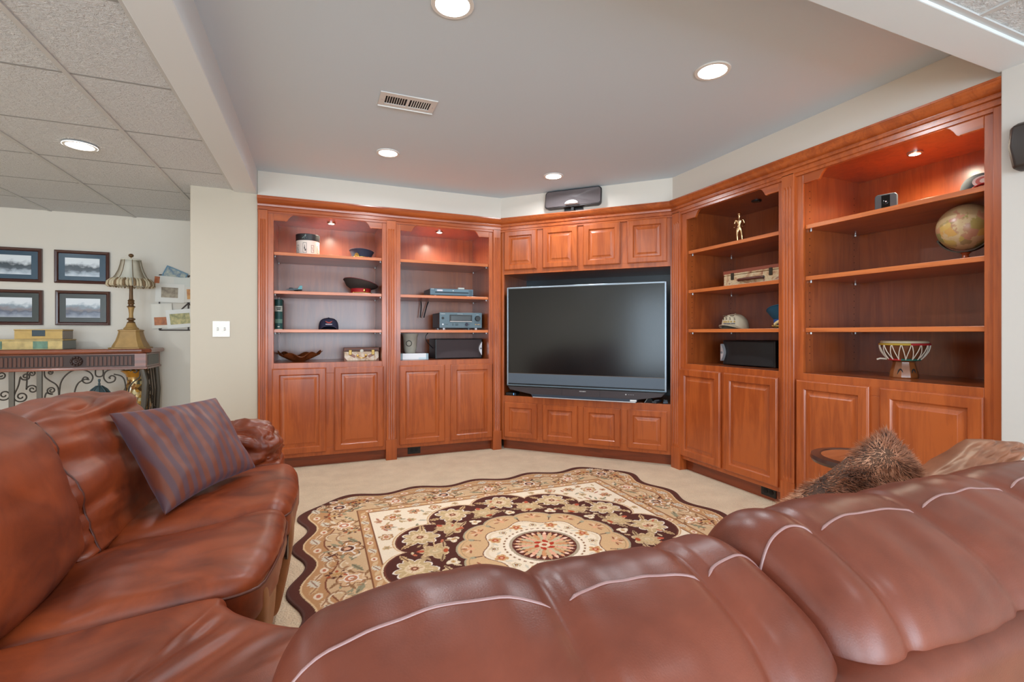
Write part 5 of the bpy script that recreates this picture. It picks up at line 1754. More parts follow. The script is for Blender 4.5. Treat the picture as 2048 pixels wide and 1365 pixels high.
def bulge_fn(c0, c1, zb, zt, thick, lean, front=0.05, side=0.0, top=0.035):
    """back cushion: c0 near-bottom front xy, c1 far-bottom front xy; leans towards -x; u +1 = front, v along, w up"""
    def fn(u, v, w):
        b_ = (v + 1) / 2
        a = (w + 1) / 2
        x = c0[0] * (1 - b_) + c1[0] * b_ - lean * a
        y = c0[1] * (1 - b_) + c1[1] * b_
        z = zb + (zt - zb) * a
        cv = max(0, 1 - abs(v) ** 2.6)
        cw = max(0, 1 - abs(w) ** 2.6)
        x += -thick * (1 - (u + 1) / 2) + front * (cv * cw) ** 0.7 * max(0, u)
        z += top * cv * max(0, w) ** 2
        y += side * v * cw
        return (x, y, z)
    return fn


fn1 = bulge_fn((-0.625, 1.80), (-0.60, 2.66), 0.43, 0.905, 0.16, 0.17, 0.04, 0.0, 0.008)
bk1 = softbody('back_cushion', (0.09, 0.42, 0.24), 0.05, to_ls(fn1), LEATHER, ls, 56, [(-0.024, 2.2, 1.9, 11, 2.2), (0.006, 6, 6, 6, 5.2), (-0.008, 6, 4, 24, 7.7)], 0)
pts = [(0.98 - 0.1 * (k == 0), -0.80, -0.92 + 1.84 * k / 24) for k in range(25)]
bk1.data.update()
MB().tube([tuple(bk1.closest_point_on_mesh(Vector(p))[1]) for p in welt_path(fn1, pts)], 0.0035, 6).build('seam', PIPING, bk1, smooth=60)
fn2 = bulge_fn((-0.655, 1.30), (-0.640, 1.845), 0.43, 0.945, 0.2, 0.15, 0.085, 0.02)
softbody('back_cushion', (0.12, 0.27, 0.24), 0.10, to_ls(fn2), LEATHER, ls, 44, [(0.008, 5, 5, 5, 12.2), (-0.007, 5, 3, 12, 3.9)], 0)
# arm with pillow top and gathered front
fnarm = quad_fn([(-0.205, 2.68), (-0.205, 2.965), (-0.95, 2.965), (-0.95, 2.68)], 0.44, 0.655, 0.69, 0.035)
softbody('arm_pillow', (0.36, 0.14, 0.11), 0.085, to_ls(fnarm), LEATHER, ls, 50, [(-0.030, 8, 9, 13, 2.0), (0.014, 8, 8, 9, 7.0), (-0.010, 22, 20, 26, 1.3)], 0)
fnab = quad_fn([(-0.17, 2.70), (-0.17, 2.95), (-0.98, 2.95), (-0.98, 2.70)], 0.05, 0.5, 0.5, 0.0)
softbody('arm_base', (0.4, 0.13, 0.22), 0.03, to_ls(fnab), LEATHER, ls, 12, None)
# frame, outer back and recliner front panels
mb = MB()
mb.M = LSM
mb.box(-0.98, -0.2, 1.35, 2.70, 0.05, 0.36).box(-1.02, -0.80, 1.32, 2.95, 0.05, 0.78)
mb.build('frame', LEATHER, ls, bevel=0.03, segs=3)
mb = MB()
mb.M = LSM
for x, y in ((-0.28, 1.5), (-0.28, 2.85), (-0.95, 1.5), (-0.95, 2.85)):
    mb.box(x - 0.03, x + 0.03, y - 0.03, y + 0.03, 0.0, 0.06)
mb.build('foot', BLACKM, ls)


def footrest(y0, y1, x_top, x_bot):
    def fn(u, v, w):
        a = (w + 1) / 2
        x = x_bot + (x_top - x_bot) * a
        return (x - 0.06 * (1 - (u + 1) / 2) + 0.012 * max(0, 1 - w * w) * max(0, u), y0 + (y1 - y0) * (v + 1) / 2, 0.045 + 0.385 * a)
    return softbody('footrest_panel', (0.04, 0.3, 0.2), 0.03, to_ls(fn), LEATHER_T, ls, 16, [(0.004, 6, 5, 9, 4.4)])


footrest(1.53, 1.995, -0.135, -0.165)
footrest(2.06, 2.70, -0.088, -0.145)
mb = MB()
mb.M = LSM
mb.lathe([(0.001, -0.006), (0.06, -0.006), (0.062, 0.004), (0.001, 0.004)], 24, (0, 0, 0), 0.62, 1.15)
o = mb.build('release_handle', plain('handle_dark', (40, 22, 16), 0.4), ls)
o.data.transform(LSM.inverted())
o.data.transform(Matrix.Translation((0.5 - 0.11, -2.1 + 2.03, 0.33)) @ Matrix.Rotation(PI / 2, 4, 'Y'))

# corner wedge seat
wd = thing('sectional_wedge', 'brown leather corner wedge seat in the lower left foreground', 'sofa', (-0.4, 0.95, 0))
ctrl = [(-0.26, 1.472), (-0.215, 1.425), (-0.18, 1.375), (-0.12, 1.315), (-0.05, 1.26), (0.06, 1.19), (0.10, 1.10), (0.10, 0.62), (0.02, 0.50), (-0.25, 0.40), (-0.85, 0.42), (-0.95, 0.8), (-0.93, 1.30), (-0.85, 1.375), (-0.55, 1.425)]


def closed_cr(P_, n):
    out = []
    N = len(P_)
    for i in range(N):
        p0, p1, p2, p3 = [Vector(P_[(i + k - 1) % N]) for k in range(4)]
        for k in range(n):
            t_ = k / n
            out.append(0.5 * ((2 * p1) + (-p0 + p2) * t_ + (2 * p0 - 5 * p1 + 4 * p2 - p3) * t_ ** 2 + (-p0 + 3 * p1 - 3 * p2 + p3) * t_ ** 3))
    return out


ol = closed_cr(ctrl, 10)
cen = Vector((-0.42, 0.92))


def wedge_shape(zb, zt, rr, seed, name, mat_, inset0=0.0, wr=0.009):
    rs = []
    steps = [(0.0, zb, 0)] + [(0.0, zt - rr - 0.0, 0)]
    for k in range(1, 7):
        a = PI / 2 * k / 6
        steps.append((rr * (1 - math.cos(a)), zt - rr + rr * math.sin(a), 0))
    fr = [0.16, 0.3, 0.45, 0.6, 0.75, 0.88, 0.97]
    for d, z, _ in steps:
        ring_ = []
        for p in ol:
            v_ = p - cen
            L = v_.length
            q = cen + v_ * ((L - d - inset0) / L)
            ring_.append((q.x, q.y, z))
        rs.append(ring_)
    for f_ in fr:
        ring_ = []
        for p in ol:
            v_ = p - cen
            L = v_.length
            q = cen + v_ * ((L - rr - inset0) / L) * (1 - f_)
            # creases fan out from the inner front corner
            ang = math.atan2(q.y - 1.6, q.x - 0.12)
            ring_.append((q.x, q.y, zt + 0.02 * (1 - (1 - f_) ** 2) + wr * (noise.noise(Vector((ang * 15, (q - Vector((0.1, 1.5))).length * 1.6, seed))) * 1.6)))
        rs.append(ring_)
    mb = MB()
    mb.M = Matrix.Translation((0.4, -0.95, 0))
    mb.rings(rs)
    o = mb.build(name, mat_, wd, smooth=80)
    m_ = o.modifiers.new('sub', 'SUBSURF')
    m_.levels = m_.render_levels = 2
    return o


wedge_shape(0.28, 0.468, 0.05, 3.0, 'seat_cushion', LEATHER)
wedge_shape(0.03, 0.30, 0.02, 5.0, 'base', LEATHER_T, 0.02, 0.0)

# near section: low back with lobed pillow tops seen from behind
ns_ = thing('sectional_sofa', 'brown leather sofa section in the foreground, seen over its channelled back', 'sofa', (0.75, 0.7, 0))
NSM = Vector((0.75, 0.7, 0))
base_prof = [(0.368, 0.725), (0.380, 0.770), (0.410, 0.806), (0.452, 0.830), (0.495, 0.846), (0.528, 0.855), (0.56, 0.860), (0.59, 0.857), (0.625, 0.843), (0.66, 0.81), (0.685, 0.765), (0.695, 0.70), (0.685, 0.64), (0.655, 0.575), (0.60, 0.55), (0.52, 0.56), (0.44, 0.61), (0.395, 0.67)]


def closed_prof(n):
    return [(p.x, p.y) for p in closed_cr([Vector((a, b_)) for a, b_ in base_prof], n)]


PR = closed_prof(6)
CP = Vector((0.54, 0.70))


def lobe(x, seams, x0, x1):
    ed = sorted([x0] + list(seams) + [x1])
    for i in range(len(ed) - 1):
        if ed[i] <= x <= ed[i + 1]:
            w_ = ed[i + 1] - ed[i]
            t_ = (x - ed[i]) / w_
            return 0.012 - 0.010 * math.exp(-(min(x - ed[i], ed[i + 1] - x) / 0.011) ** 2) - 0.006 * (abs(2 * t_ - 1) ** 2) * (w_ / 0.27) - 0.004, t_
    return 0.0, 0.0


def pad(name, x0, x1, seams, seed, drop=0.0):
    def sag(x):
        t_ = max(0.0, min(1.0, (x - 0.12) / 0.26))
        left = max(0.0, 1 - (x - x0) / 0.22) if drop else 0.0
        return drop * t_ * t_ * (3 - 2 * t_) + 0.034 * left * left

    nst = 90
    xs_ = [x0 + (x1 - x0) * (0.5 - 0.5 * math.cos(PI * k / nst)) * 1.0 for k in range(nst + 1)]
    rs = []
    for x in xs_:
        d = min(x - x0, x1 - x)
        R_ = 0.075
        e = 0.0 if d >= R_ else R_ * (1 - math.sqrt(max(0, 1 - (1 - d / R_) ** 2)))
        lb, _ = lobe(x, seams, x0, x1)
        ring_ = []
        for i, (py, pz) in enumerate(PR):
            v_ = Vector((py, pz)) - CP
            L = v_.length
            nn = v_ / L
            # lobes strong on the top half, fading on the underside
            k = 0.35 + 0.65 * max(0, min(1, (pz - 0.62) / 0.16))
            q = CP + nn * (L - e * 1.25 + (lb - 0.012) * k)
            wv = 0.006 * noise.noise(Vector((x * 5 + seed, py * 6, pz * 6))) + 0.0035 * noise.noise(Vector((x * 22 + seed, py * 5 + pz * 5, seed))) * k
            q += nn * wv
            ring_.append((x - NSM.x, q.x - NSM.y, q.y - sag(x)))
        rs.append(ring_)
    o = MB().rings(rs).build(name, LEATHER_B, ns_, smooth=80)
    m_ = o.modifiers.new('sub', 'SUBSURF')
    m_.levels = m_.render_levels = 1
    # pale welt arcs along each lobe, just behind the ridge
    wi = min(range(len(PR)), key=lambda i: (PR[i][0] - 0.524) ** 2 + (PR[i][1] - 0.854) ** 2)
    ed = [x0] + list(seams) + [x1]
    for i in range(len(ed) - 1):
        path_ = []
        for k in range(25):
            t_ = 0.06 + 0.9 * k / 24
            x = ed[i] + (ed[i + 1] - ed[i]) * t_
            d = min(x - x0, x1 - x)
            e = 0.0 if d >= 0.075 else 0.075 * (1 - math.sqrt(max(0, 1 - (1 - d / 0.075) ** 2)))
            lb, _ = lobe(x, seams, x0, x1)
            jf = wi - 4.0 * (abs(2 * t_ - 1) ** 3)
            j0 = int(math.floor(jf))
            py = PR[j0][0] * (1 - jf + j0) + PR[j0 + 1][0] * (jf - j0)
            pz = PR[j0][1] * (1 - jf + j0) + PR[j0 + 1][1] * (jf - j0)
            v_ = Vector((py, pz)) - CP
            nn = v_ / v_.length
            wv = 0.006 * noise.noise(Vector((x * 5 + seed, py * 6, pz * 6))) + 0.0035 * noise.noise(Vector((x * 22 + seed, py * 5 + pz * 5, seed)))
            q = CP + nn * (v_.length - e * 1.25 + lb - 0.012 + wv - 0.0005)
            path_.append((x - NSM.x, q.x - NSM.y, q.y - sag(x)))
        MB().tube(path_, [0.0006] + [0.0023] * 23 + [0.0006], 8).build('welt', WELT, o, smooth=60)
    return o


pad('back_cushion', -0.058, 0.632, (0.268, 0.492), 1.0, 0.024)
pad('back_cushion', 0.60, 1.62, (0.712, 0.972, 1.262), 4.0)


def box_fn(x0, x1, y0, y1, z0, z1, puff=0.0):
    def fn(u, v, w):
        cu, cv = max(0, 1 - u * u), max(0, 1 - v * v)
        return ((x0 + x1) / 2 + u * (x1 - x0) / 2 - NSM.x, (y0 + y1) / 2 + v * (y1 - y0) / 2 - NSM.y, (z0 + z1) / 2 + w * (z1 - z0) / 2 + puff * (cu * cv) ** 0.6 * max(0, w))
    return fn


softbody('outer_back', (0.9, 0.07, 0.33), 0.03, box_fn(-0.04, 1.68, 0.352, 0.52, 0.05, 0.735), LEATHER_B, ns_, 30, [(0.003, 5, 5, 5, 2.0)])
softbody('seat_cushion', (0.4, 0.35, 0.09), 0.05, box_fn(0.11, 0.81, 0.62, 1.17, 0.33, 0.485, 0.03), LEATHER, ns_, 18, [(0.005, 7, 5, 5, 3.0)])
softbody('seat_cushion', (0.4, 0.35, 0.09), 0.05, box_fn(0.815, 1.60, 0.62, 1.17, 0.33, 0.485, 0.03), LEATHER, ns_, 18, [(0.005, 7, 5, 5, 6.0)])
softbody('front_panel', (0.75, 0.03, 0.15), 0.02, box_fn(0.12, 1.6, 1.06, 1.13, 0.05, 0.34), LEATHER_T, ns_, 14, None)
softbody('base', (0.75, 0.3, 0.14), 0.02, box_fn(0.0, 1.62, 0.45, 1.08, 0.05, 0.34), LEATHER, ns_, 8, None, 0)
mb = MB()
mb.M = Matrix.Translation(-NSM)
for x, y in ((0.1, 0.45), (1.7, 0.45), (0.2, 1.0), (1.7, 1.0)):
    mb.box(x - 0.03, x + 0.03, y - 0.03, y + 0.03, 0.0, 0.06)
mb.build('foot', BLACKM, ns_)
softbody('arm', (0.12, 0.4, 0.3), 0.07, box_fn(1.63, 1.90, 0.42, 1.16, 0.05, 0.63, 0.02), LEATHER_T, ns_, 20, [(-0.008, 12, 10, 14, 2.0), (0.006, 8, 8, 8, 5.0)])


# --- throw pillows
def pillow(name, label, O, U, V, depth, mat_fn, n=26, wr=None, pinch=0.12, cat='pillow'):
    """O corner, U and V edge vectors; two puffed faces meeting in an edge seam"""
    O, U, V = Vector(O), Vector(U), Vector(V)
    N = U.cross(V).normalized()
    c = O + U / 2 + V / 2
    r = thing(name, label, cat, tuple(c))
    vs, fs = [], []
    idx = {}
    for s in (1, -1):
        for i in range(n + 1):
            for j in range(n + 1):
                a, b_ = -1 + 2 * i / n, -1 + 2 * j / n
                k = (i, j, s if (0 < i < n and 0 < j < n) else 0)
                if k in idx: continue
                # edges bow inward between pointed corners
                aa = a * (1 - pinch * (1 - b_ * b_) * abs(a) ** 3)
                bb = b_ * (1 - pinch * (1 - a * a) * abs(b_) ** 3)
                h = ((1 - a ** 2) * (1 - b_ ** 2)) ** 0.42 * depth / 2
                p = U / 2 * aa + V / 2 * bb + N * h * s
                if wr:
                    for amp, f_, sd in wr:
                        e = (1 - abs(a) ** 6) * (1 - abs(b_) ** 6)
                        p = p + N * s * amp * e * noise.noise(Vector((a * f_ + sd, b_ * f_ * 0.7, s * 3 + sd)))
                idx[k] = len(vs)
                vs.append(tuple(p))
        for i in range(n):
            for j in range(n):
                q = []
                for (x, y) in ((i, j), (i + 1, j), (i + 1, j + 1), (i, j + 1)):
                    q.append(idx[(x, y, s if (0 < x < n and 0 < y < n) else 0)])
                fs.append(tuple(q) if s > 0 else tuple(reversed(q)))
    me = D.meshes.new('pillow_body')
    me.from_pydata(vs, [], fs)
    me.polygons.foreach_set('use_smooth', [True] * len(me.polygons))
    me.materials.append(mat_fn(U.normalized(), V.normalized()))
    o = D.objects.new('cover', me)
    COL.objects.link(o)
    o.parent = r
    m_ = o.modifiers.new('sub', 'SUBSURF')
    m_.levels = m_.render_levels = 1
    return r, o, N, vs, fs


def stripe_mat(U, V):
    m, nt, b = nodes_of('striped_satin')
    tc = NN(nt, 'ShaderNodeTexCoord')
    dt = NN(nt, 'ShaderNodeVectorMath', operation='DOT_PRODUCT')
    nt.links.new(tc.outputs['Object'], dt.inputs[0])
    dt.inputs[1].default_value = tuple(U)
    ml = NN(nt, 'ShaderNodeMath', operation='MULTIPLY')
    nt.links.new(dt.outputs['Value'], ml.inputs[0])
    ml.inputs[1].default_value = 2 * PI / 0.041
    sn = NN(nt, 'ShaderNodeMath', operation='SINE')
    nt.links.new(ml.outputs[0], sn.inputs[0])
    mr = NN(nt, 'ShaderNodeMapRange')
    mr.inputs['From Min'].default_value = -0.35
    mr.inputs['From Max'].default_value = 0.35
    nt.links.new(sn.outputs[0], mr.inputs['Value'])
    nt.links.new(ramp(nt, mr.outputs[0], [(0.0, srgb(112, 54, 32)), (1.0, srgb(88, 58, 62))]), b.inputs['Base Color'])
    r2 = NN(nt, 'ShaderNodeMapRange')
    r2.inputs['To Min'].default_value = 0.5
    r2.inputs['To Max'].default_value = 0.6
    nt.links.new(mr.outputs[0], r2.inputs['Value'])
    nt.links.new(r2.outputs[0], b.inputs['Roughness'])
    b.inputs['Sheen Weight'].default_value = 0.15
    b.inputs['Sheen Tint'].default_value = (0.8, 0.75, 1.0, 1)
    n_ = noise_node(nt, 600, 2, 0.5, 0, tc.outputs['Object'])
    bump_to(nt, b, n_.outputs['Fac'], 0.12, 0.001)
    return m


TL, TR, BR, BL = Vector((-0.72, 2.24, 0.845)), Vector((-0.44, 2.557, 0.85)), Vector((-0.27, 2.455, 0.545)), Vector((-0.505, 2.055, 0.51))
U_ = ((TR - TL) + (BR - BL)) / 2
V_ = ((TL - BL) + (TR - BR)) / 2
c_ = (TL + TR + BL + BR) / 4
sp_r, sp_o, sp_n, sp_v, sp_f = pillow('throw_pillow', 'brown and mauve striped satin throw pillow leaning on the loveseat', tuple(c_ - U_ * 0.53 - V_ * 0.53), tuple(U_ * 1.06), tuple(V_ * 1.06), 0.15, stripe_mat, 30, [(0.02, 2.2, 1.0), (0.008, 6, 4.0)], 0.1)
# warp the cover so its corners follow the measured sagging quadrilateral
me_ = sp_o.data
for v in me_.vertices:
    p = v.co
    a = (p.dot(U_) / U_.dot(U_)) * 2
    b_ = (p.dot(V_) / V_.dot(V_)) * 2
    q = ((1 + a) * (1 + b_) * (TR - c_) + (1 - a) * (1 + b_) * (TL - c_) + (1 + a) * (1 - b_) * (BR - c_) + (1 - a) * (1 - b_) * (BL - c_)) / 4
    v.co = p + (q - (U_ * a + V_ * b_) / 2)


def fur_base(U, V):
    m, nt, b = nodes_of('brown_fur_backing')
    n_ = noise_node(nt, 9, 5, 0.6, 0.6, obj_coords(nt))
    nt.links.new(ramp(nt, n_.outputs['Fac'], [(0.35, srgb(58, 36, 26)), (0.62, srgb(104, 70, 50))]), b.inputs['Base Color'])
    b.inputs['Roughness'].default_value = 0.9
    return m


T_, L_, R_2 = Vector((1.40, 0.80, 0.895)), Vector((1.00, 0.84, 0.700)), Vector((1.47, 0.735, 0.72))
fo = L_ + R_2 - T_
fr_r, fr_o, fr_n, fv, ff = pillow('fur_pillow', 'fluffy brown faux fur pillow standing on its corner behind the sofa back', tuple(fo), tuple(R_2 - fo), tuple(L_ - fo), 0.16, fur_base, 24, [(0.02, 2.4, 8.0)], 0.04)
# fur strands
FURM, nt, b = nodes_of('brown_fur')
n_ = noise_node(nt, 11, 5, 0.65, 0.8, obj_coords(nt))
nt.links.new(ramp(nt, n_.outputs['Fac'], [(0.33, srgb(112, 66, 46)), (0.5, srgb(178, 118, 86)), (0.64, srgb(232, 178, 144))]), b.inputs['Base Color'])
b.inputs['Roughness'].default_value = 0.7
b.inputs['Sheen Weight'].default_value = 0.0
rs_ = np.random.RandomState(3)
va = np.array(fv)
qa = np.array(ff)
K = 26000
sel = rs_.randint(0, len(qa), K)
w1, w2 = rs_.rand(K, 1), rs_.rand(K, 1)
P0 = (va[qa[sel, 0]] * (1 - w1) + va[qa[sel, 1]] * w1) * (1 - w2) + (va[qa[sel, 3]] * (1 - w1) + va[qa[sel, 2]] * w1) * w2
nr = np.cross(va[qa[sel, 2]] - va[qa[sel, 0]], va[qa[sel, 3]] - va[qa[sel, 1]])
nr /= np.linalg.norm(nr, axis=1)[:, None] + 1e-9
sw_ = np.array([[noise.noise(Vector((p[0] * 9, p[1] * 9, p[2] * 9 + 3))), noise.noise(Vector((p[0] * 9 + 7, p[1] * 9, p[2] * 9))), noise.noise(Vector((p[0] * 9, p[1] * 9 + 5, p[2] * 9))) - 0.35] for p in P0])
dr_ = nr * 0.38 + sw_ * 1.7 + rs_.normal(0, 0.28, (K, 3))
dr_ /= np.linalg.norm(dr_, axis=1)[:, None]
ln = 0.018 * (0.6 + 0.7 * rs_.rand(K, 1))
sd_ = np.cross(dr_, rs_.normal(0, 1, (K, 3)))
sd_ /= np.linalg.norm(sd_, axis=1)[:, None]
wdt = 0.0011
V0, V1, V2 = P0 - sd_ * wdt, P0 + sd_ * wdt, P0 + dr_ * ln + nr * 0.003
allv = np.stack([V0, V1, V2], 1).reshape(-1, 3)
me = D.meshes.new('fur')
me.from_pydata(allv.tolist(), [], np.arange(3 * K).reshape(-1, 3).tolist())
me.materials.append(FURM)
fo_ = D.objects.new('fur', me)
COL.objects.link(fo_)
fo_.parent = fr_r
fo_['kind'] = 'stuff'


def tan_mat(U, V):
    return leather('tan_brown_satin', srgb(112, 66, 44), srgb(150, 96, 68), 0.42, 0.0)


P_TL, P_TR, P_BR, P_BL = Vector((1.92, 0.87, 0.815)), Vector((2.20, 0.82, 0.79)), Vector((1.78, 0.81, 0.655)), Vector((1.50, 0.86, 0.69))
pillow('throw_pillow', 'tan brown crumpled pillow at the right end of the sofa against the white wall', tuple(P_BL), tuple(P_BR - P_BL), tuple(P_TL - P_BL), 0.17, tan_mat, 30, [(0.035, 2.5, 2.0), (0.02, 6, 5.0)], 0.02)

# --- small round side table
sd = thing('side_table', 'small round wooden side table with dark rim, behind the fur pillow', 'table', (2.17, 1.335, 0))
MB().lathe([(0.17, 0.585), (0.19, 0.588), (0.196, 0.60), (0.192, 0.615), (0.16, 0.618), (0.155, 0.612), (0.001, 0.612)], 48).build('rim', plain('dark_rim_wood', (70, 42, 34), 0.35, coat=0.4), sd, smooth=35)
MB().lathe([(0.154, 0.610), (0.154, 0.6145), (0.001, 0.6145)], 48).build('table_top', wood('inlaid_top_wood', 'x', srgb(112, 56, 30), srgb(172, 98, 58), 0.25, 0.5), sd, smooth=35)
MB().lathe([(0.05, 0.588), (0.03, 0.55), (0.022, 0.5), (0.034, 0.4), (0.03, 0.3), (0.02, 0.22), (0.04, 0.16), (0.03, 0.12), (0.001, 0.11)], 24).build('pedestal', plain('dark_rim_wood', (70, 42, 34), 0.35), sd, smooth=40)
for k in range(3):
    a = 2 * PI * k / 3 + 0.5
    MB().tube([(0.02 * math.cos(a), 0.02 * math.sin(a), 0.17), (0.1 * math.cos(a), 0.1 * math.sin(a), 0.13), (0.17 * math.cos(a), 0.17 * math.sin(a), 0.03), (0.2 * math.cos(a), 0.2 * math.sin(a), 0.014)], [0.02, 0.018, 0.014, 0.014], 8).build('leg', plain('dark_rim_wood', (70, 42, 34), 0.35), sd, smooth=60)

# ------------------------------------------------------------------ rug: knotted pattern painted per knot on a fine grid
RC = (1.128, 2.322)
HS = 1.29
NG = 660
ax = np.linspace(-HS, HS, NG)
UU, VV = np.meshgrid(ax, ax, indexing='ij')


def C8(r, g, b_):
    return np.array(srgb(r, g, b_)[:3])


BRN, BEI, TAN, CRM, FLD = C8(90, 52, 42), C8(208, 178, 136), C8(190, 146, 100), C8(236, 224, 196), C8(84, 46, 38)
SAGE, RST, WHT, DK, GRY, PCH, OCH = C8(150, 146, 116), C8(176, 84, 50), C8(240, 232, 214), C8(96, 58, 46), C8(160, 150, 130), C8(222, 176, 142), C8(192, 150, 92)
pic = np.empty((NG, NG, 3))
pic[:] = BEI


def wave(t):
    return 1.222 + 0.036 * np.cos(2 * PI * t / 0.46)


def border_q(u, v):
    return (np.abs(u / wave(v)) ** 9 + np.abs(v / wave(u)) ** 9) ** (1 / 9)


Q = border_q(UU, VV)


def paint(mask, col, sl=None):
    if sl is None: pic[mask] = col
    else: pic[sl][mask] = col


def window(cx, cy, r):
    i0, i1 = np.searchsorted(ax, [cx - r, cx + r])
    j0, j1 = np.searchsorted(ax, [cy - r, cy + r])
    sl = (slice(max(0, i0 - 1), min(NG, i1 + 1)), slice(max(0, j0 - 1), min(NG, j1 + 1)))
    return sl, UU[sl] - cx, VV[sl] - cy


def ell(cx, cy, a, b_, rot, col):
    sl, x, y = window(cx, cy, max(a, b_))
    c, s = math.cos(rot), math.sin(rot)
    X, Y = x * c + y * s, -x * s + y * c
    paint((X / a) ** 2 + (Y / b_) ** 2 < 1, col, sl)


def leaf(cx, cy, L, w_, rot, col, vein=None):
    sl, x, y = window(cx, cy, L)
    c, s = math.cos(rot), math.sin(rot)
    X, Y = x * c + y * s, -x * s + y * c
    t = X / L
    paint((np.abs(t) < 1) & (np.abs(Y) < w_ * (1 - t * t) * (1 + 0.25 * np.sin(t * 14))), col, sl)
    if vein is not None:
        paint((np.abs(t) < 0.8) & (np.abs(Y) < 0.0035), vein, sl)


def rosette(cx, cy, R, k, rot, c_out, c_in, c_mid, c_core, depth=0.22, outline=None):
    sl, x, y = window(cx, cy, R * 1.25)
    r = np.hypot(x, y)
    th = np.arctan2(y, x) - rot
    ph = cx * 37 + cy * 23
    pet = R * (1 - depth + depth * np.abs(np.cos(k * th / 2)) ** 0.7) * (1 + 0.10 * np.sin(3 * th + ph) + 0.07 * np.sin(5 * th - ph))
    if outline is not None: paint(r < pet + 0.008, outline, sl)
    paint(r < pet, c_out, sl)
    paint((r < pet * 0.86) & (np.abs(np.sin(k * th / 2)) < 0.25), c_in, sl)
    paint(r < R * 0.5, c_in, sl)
    paint(r < R * 0.4, c_mid, sl)
    paint(r < R * 0.2, c_core, sl)


def stroke(P_, w_, col):
    for (x0, y0), (x1, y1) in zip(P_[:-1], P_[1:]):
        L = math.hypot(x1 - x0, y1 - y0)
        cx, cy = (x0 + x1) / 2, (y0 + y1) / 2
        sl, x, y = window(cx, cy, L / 2 + w_)
        dx, dy = (x1 - x0) / (L + 1e-9), (y1 - y0) / (L + 1e-9)
        a = x * dx + y * dy
        b_ = -x * dy + y * dx
        paint((np.abs(a) < L / 2 + w_ * 0.5) & (np.abs(b_) < w_), col, sl)


def curl(cx, cy, R, a0, turns, w_, col):
    n = 18
    stroke([(cx + R * (1 - 0.75 * k / n) * math.cos(a0 + turns * 2 * PI * k / n), cy + R * (1 - 0.75 * k / n) * math.sin(a0 + turns * 2 * PI * k / n)) for k in range(n + 1)], w_, col)


rr_ = random.Random(11)
# wavy guard bands
paint(Q > 0.957, BRN)
paint((Q <= 0.957) & (Q > 0.950), C8(222, 196, 150))
paint((Q <= 0.950) & (Q > 0.876), TAN)
paint((Q <= 0.876) & (Q > 0.869), C8(128, 76, 52))
# ovals and lozenges in the wavy stripe
for side in range(4):
    n = 36
    for k in range(n):
        t = -1.06 + 2.12 * (k + 0.5) / n
        off = 0.912 * float(wave(np.array(t)))
        rot = [0, PI / 2, PI, 1.5 * PI][side]
        x, y = t, off
        X, Y = x * math.cos(rot) - y * math.sin(rot), x * math.sin(rot) + y * math.cos(rot)
        m = k % 4
        if m == 0: ell(X, Y, 0.028, 0.02, rot, C8(232, 214, 184)); ell(X, Y, 0.014, 0.009, rot, C8(190, 120, 88))
        elif m == 2: leaf(X, Y, 0.044, 0.024, rot + 0.4, C8(214, 208, 184), C8(150, 110, 84))
        else: leaf(X, Y, 0.038, 0.016, rot - 0.5, C8(208, 176, 130) if m == 1 else C8(222, 196, 158), C8(160, 118, 84))
# broad beige border with palmettes, sprays and scrolling leaves


def side_xy(t, off, side):
    rot = [0, PI / 2, PI, 1.5 * PI][side]
    return t * math.cos(rot) - off * math.sin(rot), t * math.sin(rot) + off * math.cos(rot), rot


def spray(X, Y, rot, S, c1=DK, c2=OCH):
    for k in range(9):
        a = rot + 2 * PI * k / 9
        ell(X + S * math.cos(a), Y + S * 0.7 * math.sin(a), S * 0.3, S * 0.17, a, c1 if k % 3 else RST)
        stroke([(X, Y), (X + S * 0.7 * math.cos(a), Y + S * 0.5 * math.sin(a))], 0.003, c2)


for side in range(4):
    for t, kind in ((-1.0, 'p'), (-0.66, 'q'), (-0.33, 'p'), (0.0, 'q'), (0.33, 'p'), (0.66, 'q')):
        X, Y, rot = side_xy(t + 0.02, 0.985, side)
        for s_ in (-1, 1):
            x2, y2, _ = side_xy(t + 0.02 + s_ * 0.135, 1.005 - 0.03 * s_, side)
            curl(x2, y2, 0.075, rot + (0.4 if s_ > 0 else PI - 0.4), 0.65 * s_, 0.0035, C8(160, 122, 90))
            curl(x2, y2, 0.066, rot + (0.4 if s_ > 0 else PI - 0.4), 0.5 * s_, 0.004, C8(222, 206, 172))
            x3, y3, _ = side_xy(t + 0.02 + s_ * 0.1, 0.95, side)
            leaf(x3, y3, 0.055, 0.014, rot + 0.5 * s_, SAGE, C8(120, 110, 84))
        if kind == 'p':
            rosette(X, Y, 0.085, 7, rot, C8(192, 150, 104), WHT, DK, PCH, 0.35, DK)
            for q in range(5):
                a = rot + PI * (0.1 + 0.2 * q)
                leaf(X + 0.095 * math.cos(a), Y + 0.095 * math.sin(a), 0.032, 0.010, a, DK if q % 2 else SAGE)
        else:
            rosette(X, Y, 0.07, 5, rot + 0.3, C8(214, 178, 134), WHT, C8(196, 128, 92), WHT, 0.4, C8(140, 96, 66))
            for q in range(6):
                a = rot + 2 * PI * q / 6
                leaf(X + 0.09 * math.cos(a), Y + 0.075 * math.sin(a), 0.035, 0.009, a + 0.4, C8(150, 112, 76))
    for k in range(12):
        t = -0.92 + 1.84 * k / 11
        X, Y, rot = side_xy(t, 0.945 if k % 2 else 1.045, side)
        if k % 3 == 0: spray(X, Y, rot, 0.042)
        elif k % 3 == 1: leaf(X, Y, 0.035, 0.011, rot + rr_.uniform(-1, 1), C8(226, 212, 182))
        else: leaf(X, Y, 0.032, 0.010, rot + rr_.uniform(-1, 1), SAGE)
